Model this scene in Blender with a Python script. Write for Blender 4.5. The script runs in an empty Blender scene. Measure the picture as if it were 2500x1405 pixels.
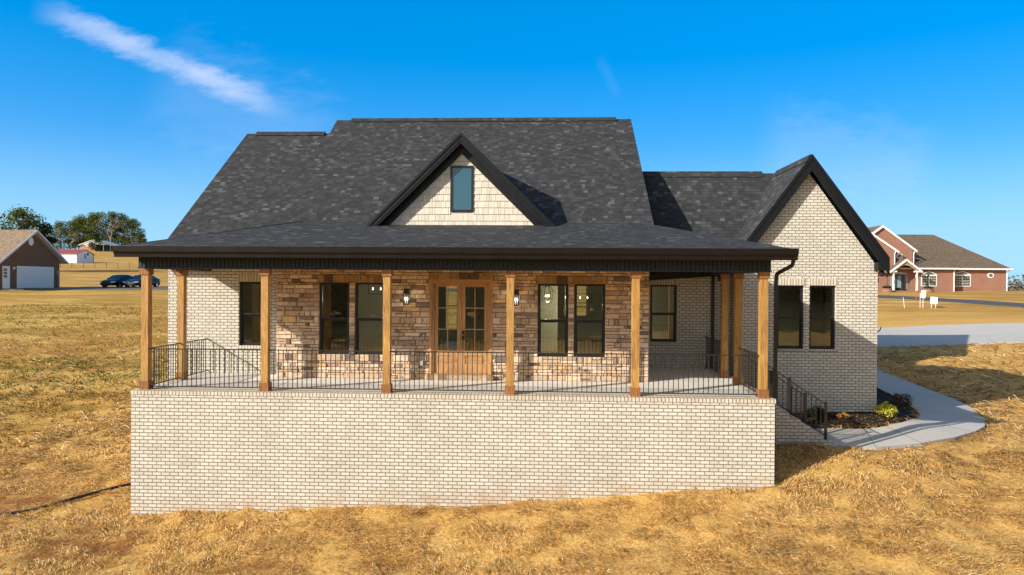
import bpy, math, random
import numpy as np
from mathutils import Vector, Matrix
from mathutils.geometry import delaunay_2d_cdt
R = math.radians
random.seed(7)
sc = bpy.context.scene
COL = sc.collection

# ------------------------------------------------------------------ helpers
class MB:
    """collects polygons and builds ONE mesh object with metre-scale UVs"""
    def __init__(s): s.v=[]; s.f=[]; s.m=[]; s.c=[]; s.smooth=False
    def poly(s, pts, mi=0, col=None):
        b=len(s.v); s.v += [tuple(p) for p in pts]; s.f.append(tuple(range(b,b+len(pts)))); s.m.append(mi); s.c.append(col)
    def mesh(s, vs, fs, mi=0, col=None):
        b=len(s.v); s.v += [tuple(p) for p in vs]
        for f in fs: s.f.append(tuple(i+b for i in f)); s.m.append(mi); s.c.append(col)
    def box(s, x0,x1,y0,y1,z0,z1, mi=0, col=None):
        vs=[(x0,y0,z0),(x1,y0,z0),(x1,y1,z0),(x0,y1,z0),(x0,y0,z1),(x1,y0,z1),(x1,y1,z1),(x0,y1,z1)]
        s.mesh(vs,[(0,3,2,1),(4,5,6,7),(0,1,5,4),(1,2,6,5),(2,3,7,6),(3,0,4,7)],mi,col)
    def bar(s, p, q, w, h=None, mi=0, up=(0,0,1)):
        h=h or w; p=Vector(p); q=Vector(q); d=(q-p).normalized(); up=Vector(up)
        if abs(d.dot(up))>.99: up=Vector((0,1,0))
        a=d.cross(up).normalized()*w/2; b=a.cross(d).normalized()*h/2
        vs=[p-a-b,p+a-b,p+a+b,p-a+b,q-a-b,q+a-b,q+a+b,q-a+b]
        s.mesh(vs,[(0,1,2,3),(7,6,5,4),(0,4,5,1),(1,5,6,2),(2,6,7,3),(3,7,4,0)],mi)
    def tube(s, pts, rs, n=8, mi=0, cap=True):
        pts=[Vector(p) for p in pts]
        if not hasattr(rs,'__len__'): rs=[rs]*len(pts)
        b=len(s.v)
        ref=Vector((0,0,1))
        for i,p in enumerate(pts):
            d=(pts[min(i+1,len(pts)-1)]-pts[max(i-1,0)]).normalized()
            r=ref if abs(d.dot(ref))<.95 else Vector((0,1,0))
            a=d.cross(r).normalized(); c=a.cross(d)
            for k in range(n):
                t=2*math.pi*k/n; s.v.append(tuple(p+(a*math.cos(t)+c*math.sin(t))*rs[i]))
        for i in range(len(pts)-1):
            for k in range(n):
                k2=(k+1)%n; s.f.append((b+i*n+k,b+(i+1)*n+k,b+(i+1)*n+k2,b+i*n+k2)); s.m.append(mi); s.c.append(None)
        if cap:
            s.f.append(tuple(b+k for k in range(n))); s.m.append(mi); s.c.append(None)
            e=b+(len(pts)-1)*n; s.f.append(tuple(e+k for k in reversed(range(n)))); s.m.append(mi); s.c.append(None)
    def lathe(s, prof, n=12, at=(0,0,0), mi=0):
        b=len(s.v); x,y,z=at
        for r,h in prof:
            for k in range(n):
                t=2*math.pi*k/n; s.v.append((x+r*math.cos(t),y+r*math.sin(t),z+h))
        for i in range(len(prof)-1):
            for k in range(n):
                k2=(k+1)%n; s.f.append((b+i*n+k,b+i*n+k2,b+(i+1)*n+k2,b+(i+1)*n+k)); s.m.append(mi); s.c.append(None)
        s.f.append(tuple(b+k for k in reversed(range(n)))); s.m.append(mi); s.c.append(None)
        e=b+(len(prof)-1)*n; s.f.append(tuple(e+k for k in range(n))); s.m.append(mi); s.c.append(None)
    def slab(s, pts, t, top=0, side=1):
        """roof slab: polygon pts (counter-clockwise seen from above), thickness t straight down"""
        n=len(pts); lo=[(p[0],p[1],p[2]-t) for p in pts]
        s.poly(pts,top); s.poly(list(reversed(lo)),side)
        for i in range(n):
            j=(i+1)%n; s.poly([pts[j],pts[i],lo[i],lo[j]],side)
    def extr(s, pts2, axis, a0, a1, mi=0):
        """extrude 2D polygon along axis: 'x' -> pts2=(y,z); 'y' -> (x,z)"""
        mk=(lambda p,a:(a,p[0],p[1])) if axis=='x' else ((lambda p,a:(p[0],a,p[1])) if axis=='y' else (lambda p,a:(p[0],p[1],a)))
        A=[mk(p,a0) for p in pts2]; B=[mk(p,a1) for p in pts2]; n=len(pts2)
        s.poly(A,mi); s.poly(list(reversed(B)),mi)
        for i in range(n):
            j=(i+1)%n; s.poly([A[j],A[i],B[i],B[j]],mi)
    def build(s, name, mats, parent=None, smooth=False, loc=None):
        if not isinstance(mats,(list,tuple)): mats=[mats]
        me=bpy.data.meshes.new(name); me.from_pydata(s.v,[],s.f)
        for m in mats: me.materials.append(m)
        me.polygons.foreach_set('material_index', s.m)
        n=len(me.loops)
        co=np.empty(len(me.vertices)*3); me.vertices.foreach_get('co',co); co=co.reshape(-1,3)
        nr=np.empty(len(me.polygons)*3); me.polygons.foreach_get('normal',nr); nr=nr.reshape(-1,3)
        tot=np.empty(len(me.polygons),dtype=np.int32); me.polygons.foreach_get('loop_total',tot)
        lv=np.empty(n,dtype=np.int32); me.loops.foreach_get('vertex_index',lv)
        fn=np.repeat(nr,tot,axis=0); P=co[lv]
        t=np.stack([-fn[:,1],fn[:,0],np.zeros(n)],1); L=np.linalg.norm(t,axis=1)
        flat=L<.02; t[flat]=(1,0,0); t[~flat]/=L[~flat][:,None]
        b=np.cross(fn,t)
        uv=np.stack([(P*t).sum(1),(P*b).sum(1)],1)
        ul=me.uv_layers.new(name='UVMap'); ul.data.foreach_set('uv',uv.astype(np.float32).ravel())
        if any(c is not None for c in s.c):
            ca=me.color_attributes.new('tint','FLOAT_COLOR','CORNER')
            cc=np.array([(c if c is not None else (1,1,1)) for c in s.c],dtype=np.float32)
            cc=np.repeat(np.concatenate([cc,np.ones((len(cc),1),np.float32)],1),tot,axis=0)
            ca.data.foreach_set('color',cc.ravel())
        if smooth: me.polygons.foreach_set('use_smooth',[True]*len(me.polygons))
        me.update()
        o=bpy.data.objects.new(name,me); COL.objects.link(o)
        if parent is not None: o.parent=parent
        if loc: o.location=loc
        return o

def empty(name, loc=(0,0,0), rz=0, parent=None):
    o=bpy.data.objects.new(name,None); COL.objects.link(o); o.location=loc; o.rotation_euler=(0,0,rz)
    o.empty_display_size=.2
    if parent is not None: o.parent=parent
    return o
def tag(o, label=None, cat=None, group=None, kind=None):
    if label: o['label']=label
    if cat: o['category']=cat
    if group: o['group']=group
    if kind: o['kind']=kind
    return o
def copy_tree(o, parent=None):
    c=o.copy(); COL.objects.link(c)
    if parent is not None: c.parent=parent
    for ch in list(o.children): copy_tree(ch,c)
    return c

# ------------------------------------------------------------------ materials
class NT:
    def __init__(s,name):
        s.mat=bpy.data.materials.new(name); s.mat.use_nodes=True; s.nt=s.mat.node_tree; s.nt.nodes.clear()
        s.out=s.nt.nodes.new('ShaderNodeOutputMaterial')
    def n(s,t,ins=None,**kw):
        nd=s.nt.nodes.new('ShaderNode'+t)
        for k,v in kw.items(): setattr(nd,k,v)
        for k,v in (ins or {}).items():
            sk=nd.inputs[k]
            if isinstance(v,bpy.types.NodeSocket): s.nt.links.new(v,sk)
            else:
                if hasattr(sk.default_value,'__len__') and isinstance(v,(tuple,list)) and len(sk.default_value)==4 and len(v)==3: v=(*v,1)
                sk.default_value=v
        return nd
    def math(s,op,a,b=None,c=None):
        ins={0:a}
        if b is not None: ins[1]=b
        if c is not None: ins[2]=c
        return s.n('Math',ins,operation=op).outputs[0]
    def mix(s,f,a,b,mode='MIX'):
        nd=s.n('Mix',{},data_type='RGBA',blend_type=mode)
        for i,v in ((0,f),(6,a),(7,b)):
            if isinstance(v,bpy.types.NodeSocket): s.nt.links.new(v,nd.inputs[i])
            else: nd.inputs[i].default_value=(*v,1) if hasattr(v,'__len__') and len(v)==3 else v
        return nd.outputs[2]
    def ramp(s,f,stops,interp='LINEAR'):
        nd=s.n('ValToRGB',{0:f}); e=nd.color_ramp.elements; nd.color_ramp.interpolation=interp
        while len(e)<len(stops): e.new(.5)
        for i,(p,c) in enumerate(stops): e[i].position=p; e[i].color=(*c,1) if len(c)==3 else c
        return nd.outputs[0]
    def noise(s,vec,scale,detail=4,rough=.55,out=0,dim='3D',dist=0):
        ins={'Scale':scale,'Detail':detail,'Roughness':rough,'Distortion':dist}
        if vec is not None: ins['Vector']=vec
        return s.n('TexNoise',ins,noise_dimensions=dim).outputs[out]
    def uv(s): return s.n('UVMap',uv_map='UVMap').outputs[0]
    def obj(s): return s.n('TexCoord').outputs['Object']
    def mapv(s,vec,scale=(1,1,1),loc=(0,0,0),rot=(0,0,0)): return s.n('Mapping',{'Vector':vec,'Scale':scale,'Location':loc,'Rotation':rot}).outputs[0]
    def bump(s,h,strength=.5,dist=.01): return s.n('Bump',{'Height':h,'Strength':strength,'Distance':dist}).outputs[0]
    def pbr(s,col,rough=.7,normal=None,metal=0,spec=.5,**kw):
        ins={'Base Color':col,'Roughness':rough,'Metallic':metal,'Specular IOR Level':spec}
        if normal is not None: ins['Normal']=normal
        ins.update(kw)
        b=s.n('BsdfPrincipled',ins); s.nt.links.new(b.outputs[0],s.out.inputs[0]); return s.mat

def m_plain(name,col,rough=.6,metal=0,spec=.5,var=.12,scale=6,bump=0):
    t=NT(name); o=t.obj(); nz=t.noise(o,scale,5)
    f=t.n('MapRange',{0:nz,1:.3,2:.7,3:1-var,4:1+var}).outputs[0]
    c=t.n('HueSaturation',{'Color':col,'Value':f}).outputs[0]
    nr=t.bump(t.noise(o,scale*12,3),bump,.01) if bump else None
    rr=t.n('MapRange',{0:t.noise(o,scale*2.3,3),1:.3,2:.7,3:max(rough-.08,.02),4:min(rough+.08,1)}).outputs[0]
    return t.pbr(c,rr,nr,metal,spec)

def m_brick(name,c1,c2,mortar,bw=.203,bh=.0813,ms=.010,offset=.5,rust=.0,spots=None,bumpd=.006,mud=False):
    t=NT(name); uv=t.uv()
    wob=t.n('VectorMath',{0:t.noise(uv,9,2,out=1),1:(-.5,-.5,-.5)},operation='ADD').outputs[0]
    uvw=t.n('VectorMath',{0:wob,1:(.006,.004,0),2:uv},operation='MULTIPLY_ADD').outputs[0]
    br=t.n('TexBrick',{'Vector':uvw,'Color1':c1,'Color2':c2,'Mortar':mortar,'Scale':1.0,'Mortar Size':ms*.95,'Mortar Smooth':.15,'Bias':0.0,'Brick Width':bw,'Row Height':bh},offset=offset,offset_frequency=2)
    sep=t.n('SeparateXYZ',{0:uv})
    big=t.n('MapRange',{0:t.noise(uv,.7,4),1:.3,2:.7,3:.93,4:1.05}).outputs[0]
    fine=t.n('MapRange',{0:t.noise(uv,26,4,.7),1:.3,2:.75,3:.86,4:1.1}).outputs[0]
    c=t.mix(1.0,br.outputs[0],t.n('CombineColor',{0:t.math('MULTIPLY',big,fine),1:t.math('MULTIPLY',big,fine),2:t.math('MULTIPLY',big,fine)}).outputs[0],'MULTIPLY')
    if spots:
        f=t.n('MapRange',{0:t.noise(uv,3.1,6,.75),1:.64,2:.74,3:0,4:.35}).outputs[0]
        c=t.mix(f,c,spots)
    if mud:
        zc=t.n('SeparateXYZ',{0:t.obj()}).outputs[2]; xc=t.n('SeparateXYZ',{0:t.obj()}).outputs[0]
        low=t.n('MapRange',{0:t.math('SUBTRACT',zc,t.math('MULTIPLY',xc,.061)),1:-2.45,2:-2.9,3:0,4:1}).outputs[0]
        f=t.math('MULTIPLY',low,t.n('MapRange',{0:t.noise(uv,2.3,6,.75),1:.40,2:.66,3:0,4:.75}).outputs[0])
        c=t.mix(f,c,(.40,.22,.11))
        f2=t.n('MapRange',{0:t.noise(t.mapv(uv,(2.2,.35,1)),1.0,5,.7),1:.58,2:.76,3:0,4:.28}).outputs[0]
        c=t.mix(f2,c,(.46,.39,.29))
    h=t.math('SUBTRACT',t.math('MULTIPLY',t.noise(uv,40,3),.25),br.outputs[1])
    return t.pbr(c,.88,t.bump(h,.8,bumpd),spec=.25)

def m_shingle(name,stops,row=.143,w=.17,line=.45,bd=.012):
    t=NT(name); uv=t.uv(); sep=t.n('SeparateXYZ',{0:uv}); u,v=sep.outputs[0],sep.outputs[1]
    rv=t.math('DIVIDE',v,row); r=t.math('FLOOR',rv); fr=t.math('FRACT',rv)
    w1=t.n('TexWhiteNoise',{'W':r},noise_dimensions='1D').outputs[0]
    u2=t.math('ADD',t.math('DIVIDE',u,w),t.math('MULTIPLY',w1,37.0))
    j=t.noise(t.n('CombineXYZ',{0:t.math('MULTIPLY',u2,.45),1:t.math('MULTIPLY',r,3.7),2:0.0}).outputs[0],1,1)
    u3=t.math('ADD',u2,t.math('MULTIPLY',j,2.2)); cell=t.math('FLOOR',u3)
    wn=t.n('TexWhiteNoise',{'Vector':t.n('CombineXYZ',{0:cell,1:r,2:0.0}).outputs[0]},noise_dimensions='3D').outputs[0]
    big=t.noise(uv,1.3,3)
    val=t.math('ADD',wn,t.math('MULTIPLY',t.math('SUBTRACT',big,.5),.18))
    c=t.ramp(val,stops)
    grain=t.n('MapRange',{0:t.noise(uv,90,3,.8),1:.25,2:.75,3:.78,4:1.22}).outputs[0]
    c=t.mix(1.0,c,t.n('CombineColor',{0:grain,1:grain,2:grain}).outputs[0],'MULTIPLY')
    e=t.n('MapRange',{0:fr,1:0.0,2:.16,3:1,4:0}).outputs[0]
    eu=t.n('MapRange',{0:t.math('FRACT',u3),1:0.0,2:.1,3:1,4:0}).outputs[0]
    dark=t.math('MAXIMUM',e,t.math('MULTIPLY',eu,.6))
    c=t.mix(t.math('MULTIPLY',dark,line),c,(.012,.012,.014))  # course shadow lines painted dark into the colour, along with the tab joints
    h=t.math('ADD',t.math('SUBTRACT',1.0,fr),t.math('MULTIPLY',wn,.4))
    return t.pbr(c,.95,t.bump(h,.5,bd),spec=.15)

def m_wood(name,c1,c2,c3,axis='z',rough=.55):
    t=NT(name); o=t.obj()
    sc_={'z':(9,9,.55),'x':(.55,9,9)}[axis]
    m=t.mapv(o,sc_)
    n1=t.noise(m,3.2,6,.6,dist=1.6); n2=t.noise(o,1.1,3)
    c=t.ramp(n1,[(.28,c1),(.5,c2),(.72,c3)])
    wv=t.n('TexWave',{'Vector':t.mapv(o,{'z':(1,1,.09),'x':(.09,1,1)}[axis]),'Scale':14,'Distortion':7,'Detail':3,'Detail Scale':1.2},wave_type='BANDS',bands_direction='DIAGONAL').outputs[1]
    f=t.n('MapRange',{0:wv,1:.0,2:.35,3:.55,4:0}).outputs[0]
    c=t.mix(f,c,c1)
    v=t.n('MapRange',{0:n2,1:.3,2:.7,3:.82,4:1.18}).outputs[0]
    c=t.n('HueSaturation',{'Color':c,'Value':v}).outputs[0]
    return t.pbr(c,rough,t.bump(n1,.25,.004),spec=.35)

def m_glass(name='window_glass',tint=(.50,.56,.47),base=.11):
    t=NT(name)
    fr=t.n('Fresnel',{'IOR':1.5}).outputs[0]
    f=t.math('ADD',t.math('MULTIPLY',fr,1.15),base)
    wv=t.bump(t.noise(t.obj(),1.1,2),.06,.02)
    g=t.n('BsdfGlossy',{'Color':(.95,.97,.95,1),'Roughness':.015,'Normal':wv}).outputs[0]
    tr=t.n('BsdfTransparent',{'Color':(*tint,1)}).outputs[0]
    mx=t.n('MixShader',{0:f,1:tr,2:g}); t.nt.links.new(mx.outputs[0],t.out.inputs[0]); return t.mat
def m_darkglass(name,col=(.02,.03,.035),rough=.04,spec=.9): 
    t=NT(name); return t.pbr(col,rough,None,0,spec)
def m_emit(name,col,s):
    t=NT(name); e=t.n('Emission',{0:(*col,1),1:s}); t.nt.links.new(e.outputs[0],t.out.inputs[0]); return t.mat
def m_tint(name,rough=.85,spec=.2,bump=.5,scale=30,bd=.008,var=.2):
    t=NT(name); a=t.n('Attribute',attribute_name='tint').outputs[0]; uv=t.uv()
    f=t.n('MapRange',{0:t.noise(uv,scale,5,.7),1:.28,2:.72,3:1-var,4:1+var}).outputs[0]
    c=t.n('HueSaturation',{'Color':a,'Value':f}).outputs[0]
    return t.pbr(c,rough,t.bump(t.noise(uv,scale*.7,5,.65),bump,bd) if bump else None,spec=spec)

M={}
M['brick']=m_brick('cream_brick',(.655,.635,.575),(.56,.535,.465),(.22,.175,.095),spots=(.45,.33,.20),mud=True)
M['rowlock']=m_brick('cream_rowlock_brick',(.65,.62,.55),(.54,.485,.38),(.25,.18,.09),bw=.0813,bh=.6,ms=.011,offset=0,spots=(.5,.3,.15))
M['drywall']=m_plain('interior_drywall',(.55,.53,.46),.8,var=.04)
M['intfloor']=m_wood('interior_floor_wood',(.17,.10,.05),(.26,.16,.08),(.34,.22,.12),'x',.45)
M['shingle']=m_shingle('charcoal_shingle',[(0,(.031,.032,.034)),(.45,(.040,.041,.044)),(.76,(.049,.050,.053)),(.92,(.060,.061,.064)),(.96,(.078,.080,.082)),(1.0,(.10,.103,.105))],row=.128,w=.15,line=.8)
M['trim']=m_plain('black_trim_metal',(.006,.0065,.008),.45,0,.35,.1,3)
M['shadow_gap']=m_plain('black_ridge_vent',(.008,.008,.008),.8)
M['siding']=m_plain('black_vinyl_siding',(.030,.038,.050),.6,0,.2,.05,2)
M['gutter']=m_plain('dark_bronze_gutter',(.008,.0055,.004),.5,0,.25,.03,1)
M['soffit']=m_plain('black_soffit',(.02,.017,.015),.6,0,.3)
M['post']=m_wood('stained_cedar_post',(.20,.095,.022),(.45,.245,.068),(.54,.32,.10))
M['postcap']=m_wood('stained_cedar_cap',(.15,.055,.018),(.30,.125,.04),(.36,.16,.055))
M['doorwood']=m_wood('oak_door_wood',(.28,.14,.05),(.50,.28,.12),(.58,.35,.16),rough=.45)
M['concrete']=m_plain('porch_concrete',(.64,.62,.57),.85,var=.09,scale=1.6,bump=.2)
M['walkc']=m_plain('walk_concrete',(.46,.45,.42),.85,var=.10,scale=1.1,bump=.3)
M['iron']=m_plain('bronze_railing_iron',(.030,.022,.016),.45,.2,.5,.15)
M['black']=m_plain('black_window_frame',(.012,.012,.013),.4,0,.5,.1)
M['glass']=m_glass()
def m_stone():
    t=NT('ledge_stone'); a=t.n('Attribute',attribute_name='tint').outputs[0]; o=t.obj()
    n1=t.noise(o,9,6,.7); n2=t.noise(t.mapv(o,(1,1,1.7)),3.4,5,.65); n3=t.noise(o,5.2,4,.6)
    c=t.n('HueSaturation',{'Color':a,'Value':t.n('MapRange',{0:n1,1:.28,2:.72,3:.72,4:1.25}).outputs[0]}).outputs[0]
    c=t.mix(t.n('MapRange',{0:n2,1:.60,2:.68,3:0,4:.85}).outputs[0],c,(.06,.048,.045))
    c=t.mix(t.n('MapRange',{0:n3,1:.58,2:.74,3:0,4:.35}).outputs[0],c,(.50,.31,.13))
    return t.pbr(c,.9,t.bump(t.noise(o,26,5,.7),1.0,.02),spec=.15)
M['stone']=m_stone()
M['mortar']=m_plain('stone_mortar',(.34,.275,.205),.95,var=.2,scale=9)
M['shake']=m_tint('cedar_shake',.85,.2,.0,14,.004,.08)
M['white']=m_plain('white_paint',(.78,.78,.76),.5,var=.04)
M['greybox']=m_plain('grey_plastic',(.35,.36,.38),.5)
M['bulb']=m_emit('lamp_bulb',(1,.86,.66),5)
M['attic']=m_plain('attic_dark',(.04,.09,.12),.8)

# ------------------------------------------------------------------ terrain
CP=[(0,0,-2.86),(1.74,0,-2.79),(3.63,0,-2.69),(6.44,0,-2.53),(8.28,0,-2.42),(11.02,0,-2.22),(12.81,0,-2.09),(14.5,0,-1.98),
(-.05,3,-2.6),(-.9,3.1,-2.55),(-.9,8,-2.1),(-.9,15,-1.4),(5,8,-1.6),(12,8,-1.4),
(0,-4,-3.2),(7,-4,-3.0),(14.5,-4,-2.6),(20,-4,-2.3),(9,-15,-3.7),(9,-30,-4.3),(-15,-15,-4.0),(35,-15,-3.0),(-10,0,-3.0),(-5,-1,-2.95),
(14.6,1.9,-1.45),(16.5,1.85,-1.45),(18.9,2.35,-1.45),(20.1,3.0,-1.44),(21.8,4.4,-1.42),(22.8,6.5,-1.4),(23.6,9.2,-1.4),(24.6,16.5,-1.36),
(16.6,3.5,-1.36),(18.3,3.5,-1.38),(20.2,5,-1.38),(21,6.4,-1.38),(21.95,11.2,-1.38),(19,4.9,-1.10),(17.2,4.8,-1.2),(15.1,4.8,-1.28),(19,9,-1.2),
(17,0,-1.85),(22,0,-1.8),(28,-2,-1.8),(26,4,-1.65),(30,10,-1.5),(36,15,-1.1),
(28.4,25,-1.0),(36.5,25,-.63),(33.5,36,-.6),(43.8,36,-.13),(28,30,-.8),(24,20,-1.2),
(40.9,46,.64),(43.8,58,1.29),(46.2,63,1.43),(51.8,48,.66),(54.5,52,.92),(60,50,.6),
(54,80,1.72),(62,80,1.78),(71.5,80,1.95),(60,90,1.85),(90,90,1.9),(100,110,1.7),(130,200,0),(200,400,-2),
(-4.7,2,-3.0),(-8,6,-2.75),(-10,12,-2.1),(-19,20,-1.4),(-27,30,-.4),(-18.8,30,-.35),(-39.5,45,.75),(-28,45,.95),(-8,30,-.3),(-8,45,.7),
(-44.75,60,1.62),(-44.75,53,1.66),(-48,49,1.35),(-38,60,1.7),(-34,60,1.72),(-20,60,1.8),(0,60,1.5),(-38,67,1.8),(-60,60,1.4),
(-108,150,5.5),(-91,150,5.6),(-130,150,5.6),(-70,150,5.2),(-134,200,8.25),(-147,200,8.25),(-110,200,8.0),(-193,280,15.6),(-177,280,15.4),(-230,330,18.5),(-200,330,18.5),(-300,450,20),(-100,300,12),
(20,60,1.3),(30,90,1.8),(0,150,2.5),(0,400,3),(400,200,-2),(-60,-60,-3),(0,-70,-3.6),(-50,-75,-3.2),(45,-90,-.6),(80,-90,-.5),(70,-60,-3),(0,-130,1),(-120,-100,1),(130,-100,2),(0,-250,6),(-300,-100,4),(300,-100,2),(-300,100,4),(0,900,3),(900,0,0),(-900,0,8),(0,-900,8),(900,900,-2),(-900,900,22),(-900,-900,8),(900,-900,4),(-100,60,1.8),(-150,100,4)]
CPa=np.array(CP,float)
def _fit():
    n=len(CPa); D=np.linalg.norm(CPa[:,None,:2]-CPa[None,:,:2],axis=2)
    A=np.zeros((n+1,n+1)); A[:n,:n]=-D; A[:n,:n]+=np.eye(n)*.02; A[:n,n]=1; A[n,:n]=1
    return np.linalg.solve(A,np.append(CPa[:,2],0))
_W=_fit()
def ground_base(x,y):
    x=np.atleast_1d(np.asarray(x,float)); y=np.atleast_1d(np.asarray(y,float)); out=np.full(x.shape,_W[-1])
    for (a,b,_),w in zip(CPa,_W[:-1]): out+= -w*np.sqrt((x-a)**2+(y-b)**2+.15)
    return out
def _hash(i,j,s): 
    h=np.sin(i*127.1+j*311.7+s*74.7)*43758.5453; return h-np.floor(h)
def vnoise(x,y,s=0):
    i=np.floor(x); j=np.floor(y); u=x-i; v=y-j; u=u*u*(3-2*u); v=v*v*(3-2*v)
    return (_hash(i,j,s)*(1-u)+_hash(i+1,j,s)*u)*(1-v)+(_hash(i,j+1,s)*(1-u)+_hash(i+1,j+1,s)*u)*v
def fbm(x,y,s=0,o=4):
    r=0;a=.5;t=0
    for k in range(o): r=r+a*vnoise(x*2**k+17*k,y*2**k-9*k,s+k); t+=a; a*=.5
    return r/t
HARD=[]   # polygons kept free of straw and of bumps
def inpoly(x,y,P):
    ins=np.zeros(x.shape,bool); n=len(P)
    for i in range(n):
        x0,y0=P[i]; x1,y1=P[(i+1)%n]
        if y0==y1: continue
        c=((y0>y)!=(y1>y))&(x<(x1-x0)*(y-y0)/(y1-y0)+x0); ins^=c
    return ins
WALK=[(16.5,1.92),(17.6,1.97),(18.9,2.38),(20.1,3.05),(21.0,3.75),(21.75,4.52),(22.35,5.45),(22.8,6.5),(23.25,7.8),(23.6,9.2),(24.0,12),(24.75,17.2),(26.6,25.4),
      (25.0,25.4),(23.2,17.2),(22.5,13),(21.95,11.0),(21.45,8.4),(21.0,6.6),(20.65,5.75),(20.15,5.0),(19.4,4.2),(18.7,3.75),(18.0,3.5),(16.5,3.45)]
BED=[(15.06,4.88),(15.06,3.5),(16.6,3.5),(18.0,3.55),(18.65,3.8),(19.35,4.25),(20.1,5.05),(20.6,5.8),(20.95,6.6),(21.4,8.4),(21.9,11.0),(22.4,13),(19.0,13),(19.0,4.88)]
DRIVE=[(17,25.0),(28.4,25.0),(36.5,25.2),(50,26),(70,28),(70,40),(50,37.5),(43.8,36.2),(33.5,36),(17,36)]
ROAD=[(20,66),(30,62.5),(38,60),(43.8,58),(47,54),(51.8,48),(60,38),(75,22),(80,25),(65,41),(54.8,52),(50,59),(46.2,63),(38,65.5),(30,68),(20,71)]
LDRIVE=[(-44.72,52.5),(-36,55.5),(-30,57.5),(-20,59.5),(0,61),(0,67.5),(-20,66.5),(-30,66),(-44.72,65.5)]
HOUSEP=[(-.9,3.1),(0,3.0),(0,0),(14.5,0),(14.5,2.0),(16.55,2.0),(16.55,3.5),(15.03,4.9),(18.97,4.9),(18.97,16.6),(23.6,16.6),(23.6,26.4),(12,26.4),(12,16),(-.9,16)]
HARD=[WALK,BED,DRIVE,ROAD,LDRIVE,HOUSEP]
def clay_f(x,y):
    n=.5*fbm(x*.55,y*1.1,3,5)+.5*fbm(x*1.5+y*.5,y*3.4-x*.3,13,5)
    n=n+.13*np.exp(-((x-6.4)/2.4)**2-((y+2.3)/.45)**2)+.12*np.exp(-((x-2.6)/2.2)**2-((y+3.0)/.6)**2)+.10*np.exp(-((x-13)/2.5)**2-((y+3.2)/.5)**2)
    edge=.0+ .55*np.exp(-((y+1.5)/3.0)**2*.4)*(x<10)
    left=np.clip(1-np.abs((y-(x*-.35-1.0)))/7,0,1)*(x<1)
    base=np.clip((n-.515+.05*np.clip(-x/8,0,1)+.07*left)*7,0,1)
    near=np.clip((7-y)/6,0,1)
    r=base*near*(1-.55*np.clip((x-6)/6,0,1))
    r=np.maximum(r,.6*left*near*np.clip((fbm(x*.8,y*1.8,17,4)-.36)*4,0,1))
    # scrape along the walk edge
    d=np.full(x.shape,9.)
    W=WALK[:12]
    for (ax,ay),(bx,by) in zip(W[:-1],W[1:]):
        t=np.clip(((x-ax)*(bx-ax)+(y-ay)*(by-ay))/((bx-ax)**2+(by-ay)**2),0,1)
        d=np.minimum(d,np.hypot(x-ax-t*(bx-ax),y-ay-t*(by-ay)))
    return np.clip(r+np.clip(1.2-d*2.2,0,1)*np.clip((fbm(x*1.3,y*1.3,5)-.42)*6,0,1)*.8,0,1)
def lawn_f(x,y):
    # greener established turf left of the yard, straw nearer the house
    b=np.clip((-x*.55+(y)*.62-7.4+3*(fbm(x*.12,y*.2,11)-.5))/2.2,0,1)*(x<6)
    return np.maximum(b,np.clip((y-34)/10,0,1))
def ground_z(x,y,bumps=True):
    x=np.atleast_1d(np.asarray(x,float)); y=np.atleast_1d(np.asarray(y,float))
    z=ground_base(x,y)
    if bumps:
        near=np.exp(-(np.maximum(0,np.hypot(x-10,y-2)-14)/20)**2)
        hard=np.ones(x.shape)
        for P in (WALK,BED,DRIVE): hard*=np.where(inpoly(x,y,P),.0,1.)
        z=z+near*hard*(.13*(fbm(x*.9,y*.9,21)-.5)+.10*(fbm(x*2.9,y*2.9,22,4)-.5))
        z=z-near*hard*.05*clay_f(x,y)
    for P in (WALK,DRIVE,LDRIVE,ROAD): z=z-np.where(inpoly(x,y,P),.06,0.)
    return z
def gz(x,y): return float(ground_z(x,y,False)[0])

def axis_lines(a,b,step,far):
    L=list(np.arange(a,b+1e-6,step)); s=step; p=b
    while p<far: s*=1.13; p+=s; L.append(p)
    s=step; p=a; F=[]
    while p>-far: s*=1.13; p-=s; F.append(p)
    return np.array(F[::-1]+L)
gx=axis_lines(-9,29,.14,1800); gy=axis_lines(-7,19,.14,1800)
X,Y=np.meshgrid(gx,gy); nx,ny=len(gx),len(gy)
xf,yf=X.ravel(),Y.ravel(); Z=ground_z(xf,yf)
vs=np.stack([xf,yf,Z],1)
idx=np.arange(nx*ny).reshape(ny,nx)
F=np.stack([idx[:-1,:-1],idx[:-1,1:],idx[1:,1:],idx[1:,:-1]],-1).reshape(-1,4)
me=bpy.data.meshes.new('ground'); me.vertices.add(len(vs)); me.vertices.foreach_set('co',vs.ravel())
me.loops.add(F.size); me.loops.foreach_set('vertex_index',F.ravel().astype(np.int32))
me.polygons.add(len(F)); me.polygons.foreach_set('loop_start',np.arange(0,F.size,4,dtype=np.int32))
me.polygons.foreach_set('use_smooth',[True]*len(F))
me.update(calc_edges=True)
ca=me.color_attributes.new('zones','FLOAT_COLOR','POINT')
zz=np.stack([clay_f(xf,yf),lawn_f(xf,yf),np.zeros(len(xf)),np.ones(len(xf))],1).astype(np.float32)
ca.data.foreach_set('color',zz.ravel())
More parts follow.
